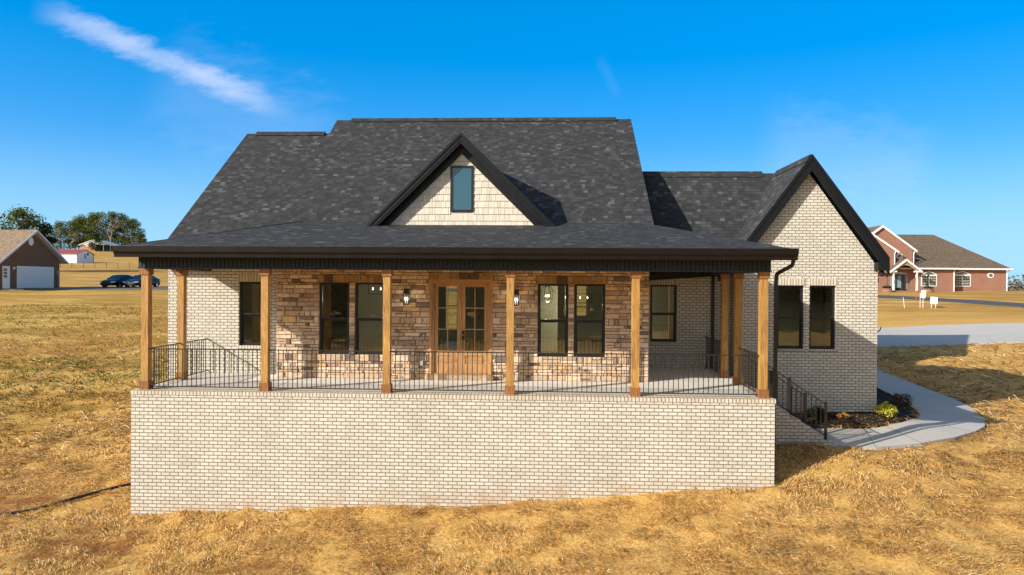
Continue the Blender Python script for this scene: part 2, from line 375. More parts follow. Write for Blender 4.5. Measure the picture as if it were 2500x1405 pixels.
def m_ground():
    t=NT('dry_grass_ground'); o=t.obj()
    z=t.n('SeparateColor',{0:t.n('Attribute',attribute_name='zones').outputs[0]})
    clay,lawn=z.outputs[0],z.outputs[1]
    fine=t.noise(t.mapv(o,(1,1.0,1)),7,8,.72); mid=t.noise(o,.5,5,.6); fib=t.noise(t.mapv(o,(6,9,6),rot=(0,0,.6)),2.6,8,.78)
    big=t.noise(t.mapv(o,(.035,.09,1)),1,5,.6); big2=t.noise(t.mapv(o,(.05,.22,1),(7,3,0)),1,4,.6)
    straw=t.ramp(fib,[(.25,(.16,.085,.024)),(.42,(.44,.26,.075)),(.56,(.68,.44,.155)),(.78,(.88,.66,.30))])
    straw=t.mix(t.n('MapRange',{0:mid,1:.35,2:.7,3:0,4:.45}).outputs[0],straw,(.62,.35,.08))
    turf=t.ramp(big2,[(.30,(.16,.15,.026)),(.38,(.36,.22,.05)),(.45,(.58,.38,.11)),(.52,(.42,.22,.06)),(.58,(.30,.21,.045)),(.64,(.52,.28,.08)),(.72,(.68,.49,.19))])
    turf=t.mix(t.n('MapRange',{0:big,1:.40,2:.62,3:.0,4:.6}).outputs[0],turf,(.46,.25,.065))
    sp=t.n('MapRange',{0:fine,1:.3,2:.7,3:.60,4:1.35}).outputs[0]
    turf=t.n('HueSaturation',{'Color':turf,'Value':sp}).outputs[0]
    c=t.mix(lawn,straw,turf)
    cl=t.ramp(fine,[(.3,(.055,.016,.005)),(.55,(.17,.050,.015)),(.75,(.28,.095,.032))])
    f2=t.math('MULTIPLY',clay,t.n('MapRange',{0:fib,1:.35,2:.6,3:1,4:.62}).outputs[0])
    c=t.mix(f2,c,cl)
    h=t.math('ADD',fine,t.math('MULTIPLY',fib,.8))
    return t.pbr(c,.95,t.bump(h,.7,.05),spec=.08)
me.materials.append(m_ground())
g=bpy.data.objects.new('ground',me); COL.objects.link(g)
tag(g,'golden dry lawn with red clay patches around the house','ground',kind='structure')

def drape(name,poly,dz,mat,step=.5,thick=0.0,fn=None):
    pts=[]
    n=len(poly)
    for i in range(n):
        a=Vector(poly[i]); b=Vector(poly[(i+1)%n]); k=max(1,int((b-a).length/step))
        for q in range(k): pts.append(a.lerp(b,q/k))
    nb=len(pts); xs=[p.x for p in pts]; ys=[p.y for p in pts]
    gxx=np.arange(min(xs),max(xs),step); gyy=np.arange(min(ys),max(ys),step)
    A,B=np.meshgrid(gxx,gyy); A=A.ravel()+.013; B=B.ravel()+.017
    k=inpoly(A,B,[(p.x,p.y) for p in pts])
    allp=pts+[Vector((a,b)) for a,b in zip(A[k],B[k])]
    V,E_,Fc,_,_,_=delaunay_2d_cdt(allp,[(i,(i+1)%nb) for i in range(nb)],[],1,1e-4)
    V=np.array([(v.x,v.y) for v in V]); z=(fn or (lambda a,b: ground_base(a,b)))(V[:,0],V[:,1])+dz
    mb=MB(); top=[(a,b,c) for (a,b),c in zip(V,z)]
    mb.mesh(top,[tuple(f) for f in Fc])
    if thick:
        for i in range(nb):
            p=pts[i]; q=pts[(i+1)%nb]; zp=float((fn or ground_base)(np.array([p.x]),np.array([p.y]))[0])+dz; zq=float((fn or ground_base)(np.array([q.x]),np.array([q.y]))[0])+dz
            mb.poly([(p.x,p.y,zp),(p.x,p.y,zp-thick),(q.x,q.y,zq-thick),(q.x,q.y,zq)])
    o=mb.build(name,mat); 
    return o
def m_walk(name,joints=True):
    t=NT(name); o=t.obj(); n1=t.noise(o,.8,5); n2=t.noise(t.mapv(o,(1,14,1)),4,3)
    v=t.math('ADD',t.n('MapRange',{0:n1,1:.3,2:.7,3:-.05,4:.05}).outputs[0],t.n('MapRange',{0:n2,1:.3,2:.7,3:.95,4:1.04}).outputs[0])
    c=t.n('HueSaturation',{'Color':(.47,.445,.40,1),'Value':v}).outputs[0]
    return t.pbr(c,.85,t.bump(n2,.2,.003),spec=.25)
wk=drape('path',WALK,.02,m_walk('walk_concrete_broom'),.35,.14); 
mj=MB(); nO=13
for k in (1,2,4,6,8,9,10,11):
    a=Vector(WALK[k]); b=Vector(WALK[min(24,24-int(round(k*11/12)))]); d=(b-a); n_=Vector((-d.y,d.x)).normalized()*.008
    P4=[a+n_,b+n_,b-n_,a-n_]; mj.poly([(p.x,p.y,float(ground_base([p.x],[p.y])[0])+.026) for p in P4])
jo=mj.build('control_joint',m_plain('joint_dark',(.16,.155,.14),.9),wk)
tag(wk,'curved concrete walk from the porch steps to the driveway','path',kind='structure')
dr=drape('driveway',DRIVE,.02,m_walk('driveway_concrete'),2.0,.12); tag(dr,'wide pale concrete driveway','driveway',kind='structure')
asph=m_plain('asphalt',(.062,.060,.058),.9,var=.15,scale=.6,bump=.3)
rd=drape('road',ROAD,.03,asph,2.5,.12); tag(rd,'narrow asphalt road before the red brick house','road',kind='structure')
ld=drape('road',LDRIVE,.03,m_plain('old_asphalt',(.10,.098,.095),.9,var=.2,scale=.5,bump=.3),2.5,.12); tag(ld,'grey asphalt drive where two dark cars park','road',kind='structure')
def bedz(a,b): return ground_base(a,b)+.05*(fbm(a*4,b*4,31)-.3)
t=NT('dark_mulch'); o_=t.obj(); f_=t.noise(o_,9,7,.75)
mulchm=t.pbr(t.ramp(f_,[(.35,(.012,.009,.007)),(.55,(.035,.024,.017)),(.72,(.085,.058,.038))]),.95,t.bump(f_,1.0,.05),spec=.1)
bd=drape('mulch_bed',BED,.03,mulchm,.2,.1,bedz); tag(bd,'dark bark mulch bed beside the gabled wing','mulch',kind='stuff')

# ------------------------------------------------------------------ the new house
H=empty('brick_house'); tag(H,'new cream brick house with charcoal shingle roof, stone entry and long raised front porch','house')
def wall_y(mb,x0,x1,z0,z1,y,holes=(),thick=.28,front=0,back=1,rev=None):
    """wall facing -y with rectangular openings (x0,x1,z0,z1)"""
    rev=front if rev is None else rev
    xs=sorted({x0,x1,*[h[0] for h in holes],*[h[1] for h in holes]}); zs=sorted({z0,z1,*[h[2] for h in holes],*[h[3] for h in holes]})
    y2=y+thick
    for a,b in zip(xs[:-1],xs[1:]):
        for c,d in zip(zs[:-1],zs[1:]):
            if any(h[0]-1e-6<=a and b<=h[1]+1e-6 and h[2]-1e-6<=c and d<=h[3]+1e-6 for h in holes): continue
            mb.poly([(a,y,c),(b,y,c),(b,y,d),(a,y,d)],front); mb.poly([(b,y2,c),(a,y2,c),(a,y2,d),(b,y2,d)],back)
    for a,b,c,d in holes:
        mb.poly([(a,y,c),(a,y,d),(a,y2,d),(a,y2,c)],rev); mb.poly([(b,y,d),(b,y,c),(b,y2,c),(b,y2,d)],rev)
        mb.poly([(a,y,d),(b,y,d),(b,y2,d),(a,y2,d)],rev); mb.poly([(b,y,c),(a,y,c),(a,y2,c),(b,y2,c)],rev)
    mb.poly([(x0,y,z0),(x0,y,z1),(x0,y2,z1),(x0,y2,z0)],front); mb.poly([(x1,y,z1),(x1,y,z0),(x1,y2,z0),(x1,y2,z1)],front)
YL,YS,YR,YW=3.1,2.35,5.68,4.9
WL=(1.12,1.92,.75,2.49); S1=(3.58,4.37,.62,2.49); S2=(4.52,5.32,.62,2.49); DO=(6.50,8.08,.14,2.58); S3=(9.27,10.05,.62,2.49); S4=(10.20,10.99,.62,2.49)
WR=(12.63,13.43,.76,2.48); G1=(16.15,16.90,.66,2.49); G2=(17.06,17.80,.66,2.49)
BR=[M['brick'],M['drywall']]
m=MB(); wall_y(m,-.85,2.45,-3.2,3.35,YL,[WL]); m.build('brick_wall',BR,H)
m=MB(); wall_y(m,2.451,12.10,-.05,2.95,YS+.05,[S1,S2,DO,S3,S4],.3); m.build('stone_backing_wall',[M['mortar'],M['drywall']],H)
m=MB(); m.poly([(12.101,YS+.05,-.05),(12.101,YR,-.05),(12.101,YR,2.95),(12.101,YS+.05,2.95)]); m.build('brick_return',[M['brick']],H)
m=MB(); m.poly([(2.449,YL,-.05),(2.449,YS+.05,-.05),(2.449,YS+.05,2.95),(2.449,YL,2.95)])
m.build('brick_return',[M['brick']],H)
m=MB(); wall_y(m,12.102,15.03,-1.6,2.95,YR,[WR]); m.build('brick_wall',BR,H)
# gabled wing
m=MB(); wall_y(m,15.03,18.97,-1.75,3.02,YW,[G1,G2])
m.poly([(15.03,YW,3.02),(18.97,YW,3.02),(17.0,YW,5.74)]); m.poly([(18.97,YW+.28,3.02),(15.03,YW+.28,3.02),(17.0,YW+.28,5.74)],1)
m.poly([(15.031,YR,-1.75),(15.031,YW,-1.75),(15.031,YW,3.02),(15.031,YR,3.02)]); m.poly([(18.969,YW,-1.75),(18.969,16.6,-1.75),(18.969,16.6,3.02),(18.969,YW,3.02)])
m.build('gable_wall',BR,H)
# remaining outer walls
m=MB()
m.poly([(-.85,16,-3.2),(-.85,YL,-3.2),(-.85,YL,3.35),(-.85,16,3.35)])
m.poly([(-.85,YL,3.35),(-.85,8.7,7.45),(-.85,14.2,3.35)],0)
m.build('side_wall',BR,H)
m=MB()
m.poly([(12.2,YL+.2,2.9),(12.2,15.6,2.9),(12.2,15.6,3.4),(12.2,9.55,8.15),(12.2,3.6,3.5)])
m.build('side_wall',BR,H)
BO=[(5.20,5.76,.5,2.5),(10.30,10.52,1.15,2.5),(10.74,11.26,1.15,2.5)]
m=MB(); wall_y(m,-.85,18.97,-2.2,3.0,14.0,BO,.25,1,0,0); m.build('back_wall',BR,H)
# interior
m=MB(); m.box(-.8,2.44,YL+.28,14,-.05,.13); m.box(2.46,12.09,YS+.35,14,-.05,.13); m.box(12.11,18.9,YR+.28,14,-.05,.13); m.build('interior_floor',M['intfloor'],H)
m=MB(); m.box(-.8,2.44,YL+.29,13.95,2.86,2.94); m.box(2.46,12.08,YS+.36,13.95,2.86,2.94); m.box(12.12,15.0,YR+.29,13.95,2.86,2.94); m.box(15.05,18.9,YW+.3,13.95,2.86,2.94); m.build('interior_ceiling',M['drywall'],H)
for b in ((5.95,6.07,YS+.36,6.4),(8.85,8.97,YS+.36,4.6),(2.44,4.6,9.2,9.32),(8.98,9.9,8.6,8.72),(-.7,2.2,6.6,6.7),(11.9,15.19,8.4,8.5),(15.4,18.9,8.6,8.7)):
    m=MB(); m.box(*b,.14,2.85); m.build('interior_partition',M['drywall'],H)

def soldier(x0,x1,z0,z1,y,mat='rowlock',name='brick_lintel',pr=.012,d=.09):
    m=MB(); m.box(x0,x1,y-pr,y+d,z0,z1); return m.build(name,M[mat],H)
def window(w,y,sill_glass=True,name='window',split=True,header=True,stone=False):
    x0,x1,z0,z1=w; yy=y+.075; fw=.052
    m=MB()
    m.box(x0,x0+fw,yy,yy+.08,z0,z1); m.box(x1-fw,x1,yy,yy+.08,z0,z1); m.box(x0+fw,x1-fw,yy,yy+.08,z1-fw,z1); m.box(x0+fw,x1-fw,yy,yy+.08,z0,z0+fw)
    fr=m.build(name,M['black'],H)
    zm=(z0+z1)/2-.005
    k=.03
    up=MB(); a,b,c,d=x0+fw,x1-fw,zm-.02,z1-fw
    if split:
        up.box(a,a+k*.6,yy+.012,yy+.045,c,d); up.box(b-k*.6,b,yy+.012,yy+.045,c,d); up.box(a,b,yy+.010,yy+.05,c,c+.045); up.build('sash',M['black'],fr)
        lo=MB(); lo.box(a,a+k,yy+.05,yy+.075,z0+fw,c); lo.box(b-k,b,yy+.05,yy+.075,z0+fw,c); lo.box(a+k,b-k,yy+.05,yy+.075,z0+fw,z0+fw+k); lo.box(a+k,b-k,yy+.052,yy+.075,c-.035,c-.001); lo.build('sash',M['black'],fr)
        p=MB(); p.poly([(a+.018,yy+.03,c+.045),(b-.018,yy+.03,c+.045),(b-.018,yy+.03,d),(a+.018,yy+.03,d)]); p.build('pane',M['glass'],fr)
        p=MB(); p.poly([(a+k,yy+.062,z0+fw+k),(b-k,yy+.062,z0+fw+k),(b-k,yy+.062,c-.035),(a+k,yy+.062,c-.035)]); p.build('pane',M['glass'],fr)
    return fr
for w,y in ((WL,YL),(WR,YR),(G1,YW),(G2,YW)):
    window(w,y); soldier(w[0]-.03,w[1]+.03,w[3]+.004,w[3]+.205,y); soldier(w[0]-.03,w[1]+.03,w[2]-.075,w[2]-.003,y,name='brick_sill',pr=.03)
for w in (S1,S2,S3,S4): window(w,YS-.02,name='window')
for w in ((5.20,5.76,.5,2.5),(10.74,11.26,1.15,2.5)):
    m=MB(); m.box(w[0],w[0]+.05,14.1,14.16,w[2],w[3]); m.box(w[1]-.05,w[1],14.1,14.16,w[2],w[3]); m.box(w[0],w[1],14.09,14.15,w[3]-.06,w[3]); m.box(w[0],w[1],14.105,14.155,1.5,1.54); m.build('back_window_frame',M['white'],H)

# ---- ledge stone veneer, every stone its own little block in one cladding mesh
def stone_field(mb,x0,x1,z0,z1,y,holes,seed=1,vert=False):
    rg=random.Random(seed); pal=[(.45,.33,.23),(.41,.29,.20),(.51,.39,.27),(.37,.27,.19),(.48,.36,.26),(.35,.25,.18),(.44,.30,.19),(.53,.42,.31)]
    def blocked(a,b,c,d): return [h for h in holes if a<h[1]-1e-4 and b>h[0]+1e-4 and c<h[3]-1e-4 and d>h[2]+1e-4]
    def place(a,b,c,d):
        if b-a<.02 or d-c<.02: return
        q=rg.random(); col=list(rg.choice(pal))
        if q<.05: col=[.14,.105,.09]
        elif q<.11: col=[.22,.16,.12]
        elif q<.135: col=[.50,.32,.15]
        s=rg.uniform(.85,1.12)*1.38; col=tuple(min(.8,k*s) for k in col)
        g=.0065; dep=rg.uniform(.025,.062); a+=g;b-=g;c+=g;d-=g; e=min(.012,(b-a)*.2,(d-c)*.2)
        j=lambda k: k+rg.uniform(-.004,.004)
        yb=y+.05; yf=y+.05-dep
        B=[(a,yb,c),(b,yb,c),(b,yb,d),(a,yb,d)]; Fm=[(a,yf+.012,c),(b,yf+.012,c),(b,yf+.012,d),(a,yf+.012,d)]
        T=[(j(a+e),yf+rg.uniform(-.006,.006),j(c+e)),(j(b-e),yf+rg.uniform(-.006,.006),j(c+e)),(j(b-e),yf+rg.uniform(-.006,.006),j(d-e)),(j(a+e),yf+rg.uniform(-.006,.006),j(d-e))]
        fs=[]; 
        for i in range(4): fs.append((i,(i+1)%4,4+(i+1)%4,4+i)); fs.append((4+i,4+(i+1)%4,8+(i+1)%4,8+i))
        fs.append((8,9,10,11))
        mb.mesh(B+Fm+T,fs,0,col)
    z=z0
    cuts=sorted({h[2] for h in holes}|{h[3] for h in holes}|{z1})
    while z<z1-.01:
        h=rg.choice([.065,.08,.10,.12,.14,.17])
        nxt=[c for c in cuts if c>z+.005][0]
        if z+h>nxt-.05: h=nxt-z
        segs=[(x0,x1)]
        for hh in holes:
            if z<hh[3]-1e-4 and z+h>hh[2]+1e-4:
                ns=[]
                for a,b in segs:
                    if hh[1]<=a or hh[0]>=b: ns.append((a,b))
                    else:
                        if hh[0]>a: ns.append((a,hh[0]))
                        if hh[1]<b: ns.append((hh[1],b))
                segs=ns
        for a,b in segs:
            x=a
            while x<b-.001:
                w=rg.choice([.10,.15,.21,.28,.35,.42])*rg.uniform(.85,1.15)
                if x+w>b-.08: w=b-x
                if h>.13 and rg.random()<.3 and w<.5:
                    s=h*rg.uniform(.4,.6); place(x,x+w,z,z+s); place(x,x+w,z+s,z+h)
                else: place(x,x+w,z,z+h)
                x+=w
        z+=h
m=MB()
lint=[(S1[0]-.04,S2[1]+.04,2.49,2.69),(S3[0]-.04,S4[1]+.04,2.49,2.69),(DO[0]-.04,DO[1]+.04,2.58,2.76)]
stone_field(m,2.45,12.10,.0,2.93,YS,[S1,S2,DO,S3,S4]+lint,5)
rg=random.Random(3)
for a,b,c,d in lint:       # upright lintel stones
    x=a
    while x<b-.01:
        w=rg.uniform(.13,.3); w=w if x+w<b-.08 else b-x
        k=rg.uniform(.75,1.1); col=(.36*k,.22*k,.10*k) if rg.random()>.15 else (.12,.08,.06)
        m.box(x+.004,x+w-.004,YS-.012,YS+.05,c+.004,d-.004,0,col); x+=w
x=2.45
m.build('stone_cladding',M['stone'],H)
m=MB(); xx=DO[0]-.06
while xx<DO[1]+.05:
    w=random.uniform(.14,.26); w=min(w,DO[1]+.06-xx); k=random.uniform(.8,1.15)
    m.box(xx+.004,xx+w-.004,YS-.16,YS-.004,.0,.135,0,random.choice([(.44*k,.33*k,.2*k),(.5*k,.38*k,.25*k),(.3*k,.2*k,.12*k)])); xx+=w
m.build('stone_door_step',M['stone'],H)

# ---- entry door
dr_=MB(); x0,x1,z0,z1=DO; yd=YS+.02
dr_.box(x0,x0+.085,yd,yd+.14,z0,z1); dr_.box(x1-.085,x1,yd,yd+.14,z0,z1); dr_.box(x0+.085,x1-.085,yd,yd+.14,z1-.075,z1); dr_.box(x0-.03,x0+.03,yd-.03,yd-.001,z0,z1+.03); dr_.box(x1-.03,x1+.03,yd-.03,yd-.001,z0,z1+.03); dr_.box(x0+.03,x1-.03,yd-.03,yd-.001,z1-.03,z1+.03)
dr_.box(x0+.085,x1-.085,yd,yd+.14,z0,z0+.02)
DR=dr_.build('double_door',M['doorwood'],H)
xm=(x0+x1)/2
for si,(a,b) in enumerate(((x0+.088,xm-.003),(xm+.003,x1-.088))):
    m=MB(); ya,yb=yd+.05,yd+.095; zb,zt=z0+.025,z1-.08; st=.10
    m.box(a,a+st,ya,yb,zb,zt); m.box(b-st,b,ya,yb,zb,zt); m.box(a+st,b-st,ya,yb,zt-.10,zt); m.box(a+st,b-st,ya,yb,zb,zb+.24)
    g0=zb+.58; g1=zt-.10; m.box(a+st,b-st,ya,yb,g0-.13,g0)
    m.box(a+st,b-st,ya+.02,yb-.01,zb+.24,g0-.13); m.box(a+st+.035,b-st-.035,ya+.006,ya+.02,zb+.275,g0-.165)
    m.box(a+st,b-st,ya-.006,ya-.001,zb+.34,zb+.355)
    mx=(a+b)/2; gh=(g1-g0)/3
    m.box(mx-.011,mx+.011,ya+.003,yb-.003,g0,g1)
    for k in (1,2): m.box(a+st,mx-.011,ya+.004,yb-.004,g0+gh*k-.011,g0+gh*k+.011); m.box(mx+.011,b-st,ya+.004,yb-.004,g0+gh*k-.011,g0+gh*k+.011)
    lf=m.build('door_leaf',M['doorwood'],DR)
    for k in range(3):
        for (p,q) in ((a+st,mx-.011),(mx+.011,b-st)):
            m2=MB(); m2.poly([(p,ya+.02,g0+gh*k+.011),(q,ya+.02,g0+gh*k+.011),(q,ya+.02,g0+gh*(k+1)-.011),(p,ya+.02,g0+gh*(k+1)-.011)])
            m2.build('door_pane',M['glass'],DR)
m=MB(); hx=xm+.055; m.box(hx-.03,hx+.03,yd+.025,yd+.05,1.17,1.27); m.box(hx-.032,hx+.032,yd+.02,yd+.05,1.02,1.14); m.tube([(hx,yd+.03,1.05),(hx,yd-.02,1.0),(hx,yd-.025,.86),(hx,yd+.03,.80)],.011,8); m.build('door_handle',M['black'],DR)
m=MB(); m.tube([(6.33,YS-.03,1.13),(6.33,YS+.0,1.13)],.018,10); m.build('doorbell',M['white'],H)
# ---- wall lanterns
for lx in (5.90,8.72):
    m=MB(); yc=YS-.16; zb=1.93
    m.box(lx-.055,lx+.055,YS-.035,YS-.005,zb+.02,zb+.40)
    m.bar((lx,YS-.03,zb+.37),(lx,yc,zb+.37),.02)
    m.mesh([(lx-.085,yc-.085,zb+.29),(lx+.085,yc-.085,zb+.29),(lx+.085,yc+.085,zb+.29),(lx-.085,yc+.085,zb+.29),(lx-.05,yc-.05,zb+.345),(lx+.05,yc-.05,zb+.345),(lx+.05,yc+.05,zb+.345),(lx-.05,yc+.05,zb+.345)],[(3,2,1,0),(4,5,6,7),(0,1,5,4),(1,2,6,5),(2,3,7,6),(3,0,4,7)])
    m.box(lx-.05,lx+.05,yc-.05,yc+.05,zb+.345,zb+.41); m.box(lx-.065,lx+.065,yc-.065,yc+.065,zb,zb+.02)
    for sx in (-1,1):
        for sy in (-1,1): m.bar((lx+sx*.06,yc+sy*.06,zb+.02),(lx+sx*.075,yc+sy*.075,zb+.29),.012)
    L=m.build('wall_lantern',M['black'],H)
    m=MB()
    for sx in (-1,1):
        m.tube([(lx+sx*.025,yc,zb+.02),(lx+sx*.025,yc,zb+.12)],.009,6)
    m.build('candle_sleeve',M['white'],L)
    m=MB()
    for sx in (-1,1): m.lathe([(.004,0),(.016,.02),(.013,.045),(.002,.075)],8,(lx+sx*.025,yc,zb+.12))
    m.build('bulb',M['bulb'],L,True)
# ---- outlet boxes
for (a,y,z) in ((1.82,YL,.36),(6.28,YS,.42)):
    m=MB(); m.box(a-.05,a+.05,y-.055,y-.001,z-.07,z+.07); m.box(a-.04,a+.04,y-.075,y-.056,z-.045,z+.06); m.build('outlet_cover',M['greybox'],H)

# ---- porch deck, foundation wall, steps
m=MB(); m.box(.30,14.2,.29,YS+.1,-.12,0); m.box(.30,2.44,YS+.1,YL-.001,-.12,0); m.box(12.105,14.2,YS+.1,YR-.001,-.12,0)
m.build('porch_deck',M['concrete'],H)
m=MB(); m.box(.31,14.19,.50,.506,.0005,.003); 
for xj in (3.05,5.87,8.67,11.47): m.box(xj,xj+.006,.3,2.3,.0005,.0028)
m.box(14.0,14.2,2.2,2.206,.0005,.003); m.build('control_joint',M['shadow_gap'],H)
m=MB(); m.box(0,14.5,0,.28,-3.6,-.105); m.box(0,.29,.281,YL-.001,-3.6,-.105); m.box(14.21,14.5,.281,2.2,-2.6,-.105); m.box(14.21,14.5,3.4,YR,-2.6,-.105)
m.build('foundation_wall',M['brick'],H)
m=MB(); m.box(-.018,14.518,-.018,.288,-.10,.0); m.box(-.018,.298,.289,YL-.001,-.10,.0); m.box(14.202,14.518,.289,2.2,-.10,.0); m.box(14.202,14.518,3.4,YR-.001,-.10,.0)
m.build('rowlock_cap',M['rowlock'],H)
m=MB(); n=8; rise=1.40/n; tread=.262; 
for k in range(n): m.box(14.2+.001,14.55+tread*k if k else 14.55,2.21,3.39,-1.9,-.001-rise*k-.0) if k==0 else m.box(14.55+tread*(k-1),14.55+tread*k,2.201,3.399,-1.9,-rise*k)
m.build('porch_steps',M['concrete'],H)
for (ya,yb) in ((2.0,2.20),(3.40,3.60)):   # brick cheek wall with sawtooth top
    m=MB()
    pts=[(14.502,-1.95),(16.56,-1.95),(16.56,-1.33)]
    for k in range(n-1,0,-1): pts += [(14.55+tread*k-.02,-1.33+ (n-1-k)*rise),(14.55+tread*(k)-.12,-1.33+(n-k)*rise-.02)]
    pts += [(14.502,-.1)]
    m.extr(pts,'y',ya,yb); m.build('step_side_wall',M['brick'],H)
# ---- posts
PX=[.26,3.06,5.87,8.67,11.47,14.28]
def post(x,y):
    m=MB(); w=.082; m.box(x-w,x+w,y-w,y+w,.19,2.64); p=m.build('porch_post',M['post'],H)
    m=MB(); c=.108; m.box(x-c,x+c,y-c,y+c,.0,.19); m.build('post_base',M['postcap'],p)
    m=MB(); m.box(x-c,x+c,y-c,y+c,2.64,2.78); m.build('post_capital',M['postcap'],p)
for x in PX: post(x,.168)
post(.26,1.74); post(14.28,2.21+.0-.06); post(14.28,3.47)
# ---- railings
def railing(p,q,z0=.065,z1=.93,endposts=False,gap=.112):
    p=Vector(p); q=Vector(q); L=(q-p).length; d=(q-p)/L; slope=q.z-p.z
    m=MB(); up=Vector((0,0,1)); m.bar(p+up*z1,q+up*z1,.038,.022); rl=m.build('handrail',M['iron'])
    m=MB(); m.bar(p+up*z0,q+up*z0,.026,.022); br=m.build('bottom_rail',M['iron'])
    m=MB(); n=int(round(L/gap))
    for k in range(1,n):
        c=p+d*(L*k/n); m.bar((c.x,c.y,c.z+z0),(c.x,c.y,c.z+z1-.01),.015)
    rt=m.build('railing',M['iron'],H); rl.parent=rt; br.parent=rt
    return rt
y_r=.168
for a,b in zip(PX[:-1],PX[1:]): railing((a+.082,y_r,0),(b-.082,y_r,0))
railing((.26,y_r+.082,0),(.26,1.74-.082,0)); railing((.26,1.74+.082,0),(.26,YL,0))
railing((14.28,y_r+.082,0),(14.28,2.15-.082,0)); railing((14.28,3.47+.082,0),(14.28,YR,0))
def step_rail(y,x1,zz=0):
    # sloping rail down the steps with two square newels
    s=-rise/tread; z_at=lambda x:(-.12+s*(x-14.6))
    xs=[14.42,15.54,x1]
    rt=MB(); 
    n=int((x1-14.42)/.115)
    for k in range(1,n):
        xx=14.42+(x1-14.42)*k/n; rt.bar((xx,y,z_at(xx)+.10),(xx,y,z_at(xx)+.86),.015)
    rt=rt.build('railing',M['iron'],H)
    m=MB(); m.bar((14.42,y,z_at(14.42)+.88),(x1,y,z_at(x1)+.88),.038,.022); m.build('handrail',M['iron'],rt)
    m=MB(); m.bar((14.42,y,z_at(14.42)+.10),(x1,y,z_at(x1)+.10),.026,.022); m.build('bottom_rail',M['iron'],rt)
    for x in xs[1:]:
        m=MB(); zb=z_at(x)-.03; m.box(x-.028,x+.028,y-.028,y+.028,zb,zb+.98); m.box(x-.055,x+.055,y-.055,y+.055,zb,zb+.012); m.build('newel',M['iron'],rt)
step_rail(2.10,16.43); step_rail(3.50,16.43)
# ---- porch beam with vertical grooved siding
m=MB(); bz0,bz1=2.78,3.21
m.box(.12,14.41,.085,.33,bz0+.012,bz1); m.box(.12,.36,.331,YL,bz0+.012,bz1); m.box(14.17,14.41,.331,YR,bz0+.012,bz1)
k=0; x=.125
while x<14.40:
    m.box(x,min(x+.074,14.405),.066,.084,bz0+.03,bz1-.002); x+=.0965
y=.10
while y<YL: m.box(.108,.119,y,y+.078,bz0+.03,bz1-.002); y+=.0965
y=.10
while y<YR: m.box(14.411,14.422,y,y+.078,bz0+.03,bz1-.002); y+=.0965
BE=m.build('porch_beam',M['siding'],H)
m=MB(); m.box(.10,14.43,.062,.335,bz0-.002,bz0+.028); m.box(.10,.362,.336,YL,bz0-.002,bz0+.028); m.box(14.168,14.43,.336,YR,bz0-.002,bz0+.028); m.build('beam_trim',M['siding'],BE)
m=MB(); m.box(.37,14.16,.34,YS,2.90,2.94); m.box(.37,2.44,YS+.001,YL,2.90,2.94); m.box(12.11,14.16,YS+.001,YR,2.90,2.94); m.build('porch_ceiling',m_wood('cedar_ceiling',(.50,.33,.17),(.70,.50,.28),(.78,.58,.35),'x'),H)
m=MB(); m.box(-.07,14.66,-.229,.062,3.06,3.085); m.box(-.07,.10,.063,2.9,3.06,3.085); m.box(14.43,14.66,.063,5.6,3.06,3.085); m.build('eave_soffit',M['soffit'],H)
# ---- roofs
SH=[M['shingle'],M['trim']]
def P(x): return 3.71+.78*(x-3.55)          # height of the main front slope at depth y
EZ=3.29; TY,TZ=4.2,4.22
FL=(-.12,-.26,EZ); FR=(14.72,-.26,EZ); TL=(2.5,TY,TZ); TR=(12.15,TY,TZ)
m=MB(); m.slab([FL,FR,TR,TL],.05); m.build('porch_roof',SH,H)
m=MB(); m.slab([FL,TL,(2.5,4.25,4.255),(-.09,2.95,3.27)],.05); m.slab([FR,(14.69,5.75,EZ),(12.15,5.75,TZ),TR],.05); m.build('porch_roof_return',SH,H)
m=MB()
m.slab([(-1.1,2.75,P(2.75)),(1.85,2.75,P(2.75)),(1.85,8.7,P(8.7)),(-1.1,8.7,P(8.7))],.2)
m.slab([(-1.1,8.7,P(8.7)),(1.85,8.7,P(8.7)),(1.85,14.4,P(8.7)-.78*5.7),(-1.1,14.4,P(8.7)-.78*5.7)],.2)
m.slab([(1.85,2.75,P(2.75)),(12.48,2.75,P(2.75)),(12.48,9.55,P(9.55)),(1.85,9.55,P(9.55))],.2)
m.slab([(1.85,9.55,P(9.55)),(12.48,9.55,P(9.55)),(12.48,15.9,P(9.55)-.78*6.35),(1.85,15.9,P(9.55)-.78*6.35)],.2)
m.build('main_roof',SH,H)
def ridgecap(a,b,w=.16,h=.05,name='ridge_vent',mat=None):
    """peaked vent strip along a ridge running in x"""
    (x0,y,z),(x1,_,_)=a,b; s=.78*w
    m=MB(); m.extr([(y-w,z-s+.03),(y-w,z-s+.03+h),(y,z+.03+h+.01),(y+w,z-s+.03+h),(y+w,z-s+.03),(y,z+.02)],'x',x0,x1); 
    return m
vm=[M['shingle'],M['shadow_gap']]
def vent(x0,x1,y,z,s=.78,w=.17):
    m=MB(); m.extr([(y-w,z-s*w+.035),(y,z+.035),(y+w,z-s*w+.035),(y+w,z-s*w+.065),(y,z+.068),(y-w,z-s*w+.065)],'x',x0,x1,0)
    o=m.build('ridge_vent',vm,H); 
    m=MB(); m.extr([(y-w+.02,z-s*w+.005),(y,z+.01),(y+w-.02,z-s*w+.005),(y+w-.02,z-s*w+.048),(y,z+.034),(y-w+.02,z-s*w+.048)],'x',x0+.01,x1-.01,1); m.build('vent_gap',vm,o)
vent(2.4,11.95,9.55,P(9.55)); vent(-.75,1.7,8.7,P(8.7))
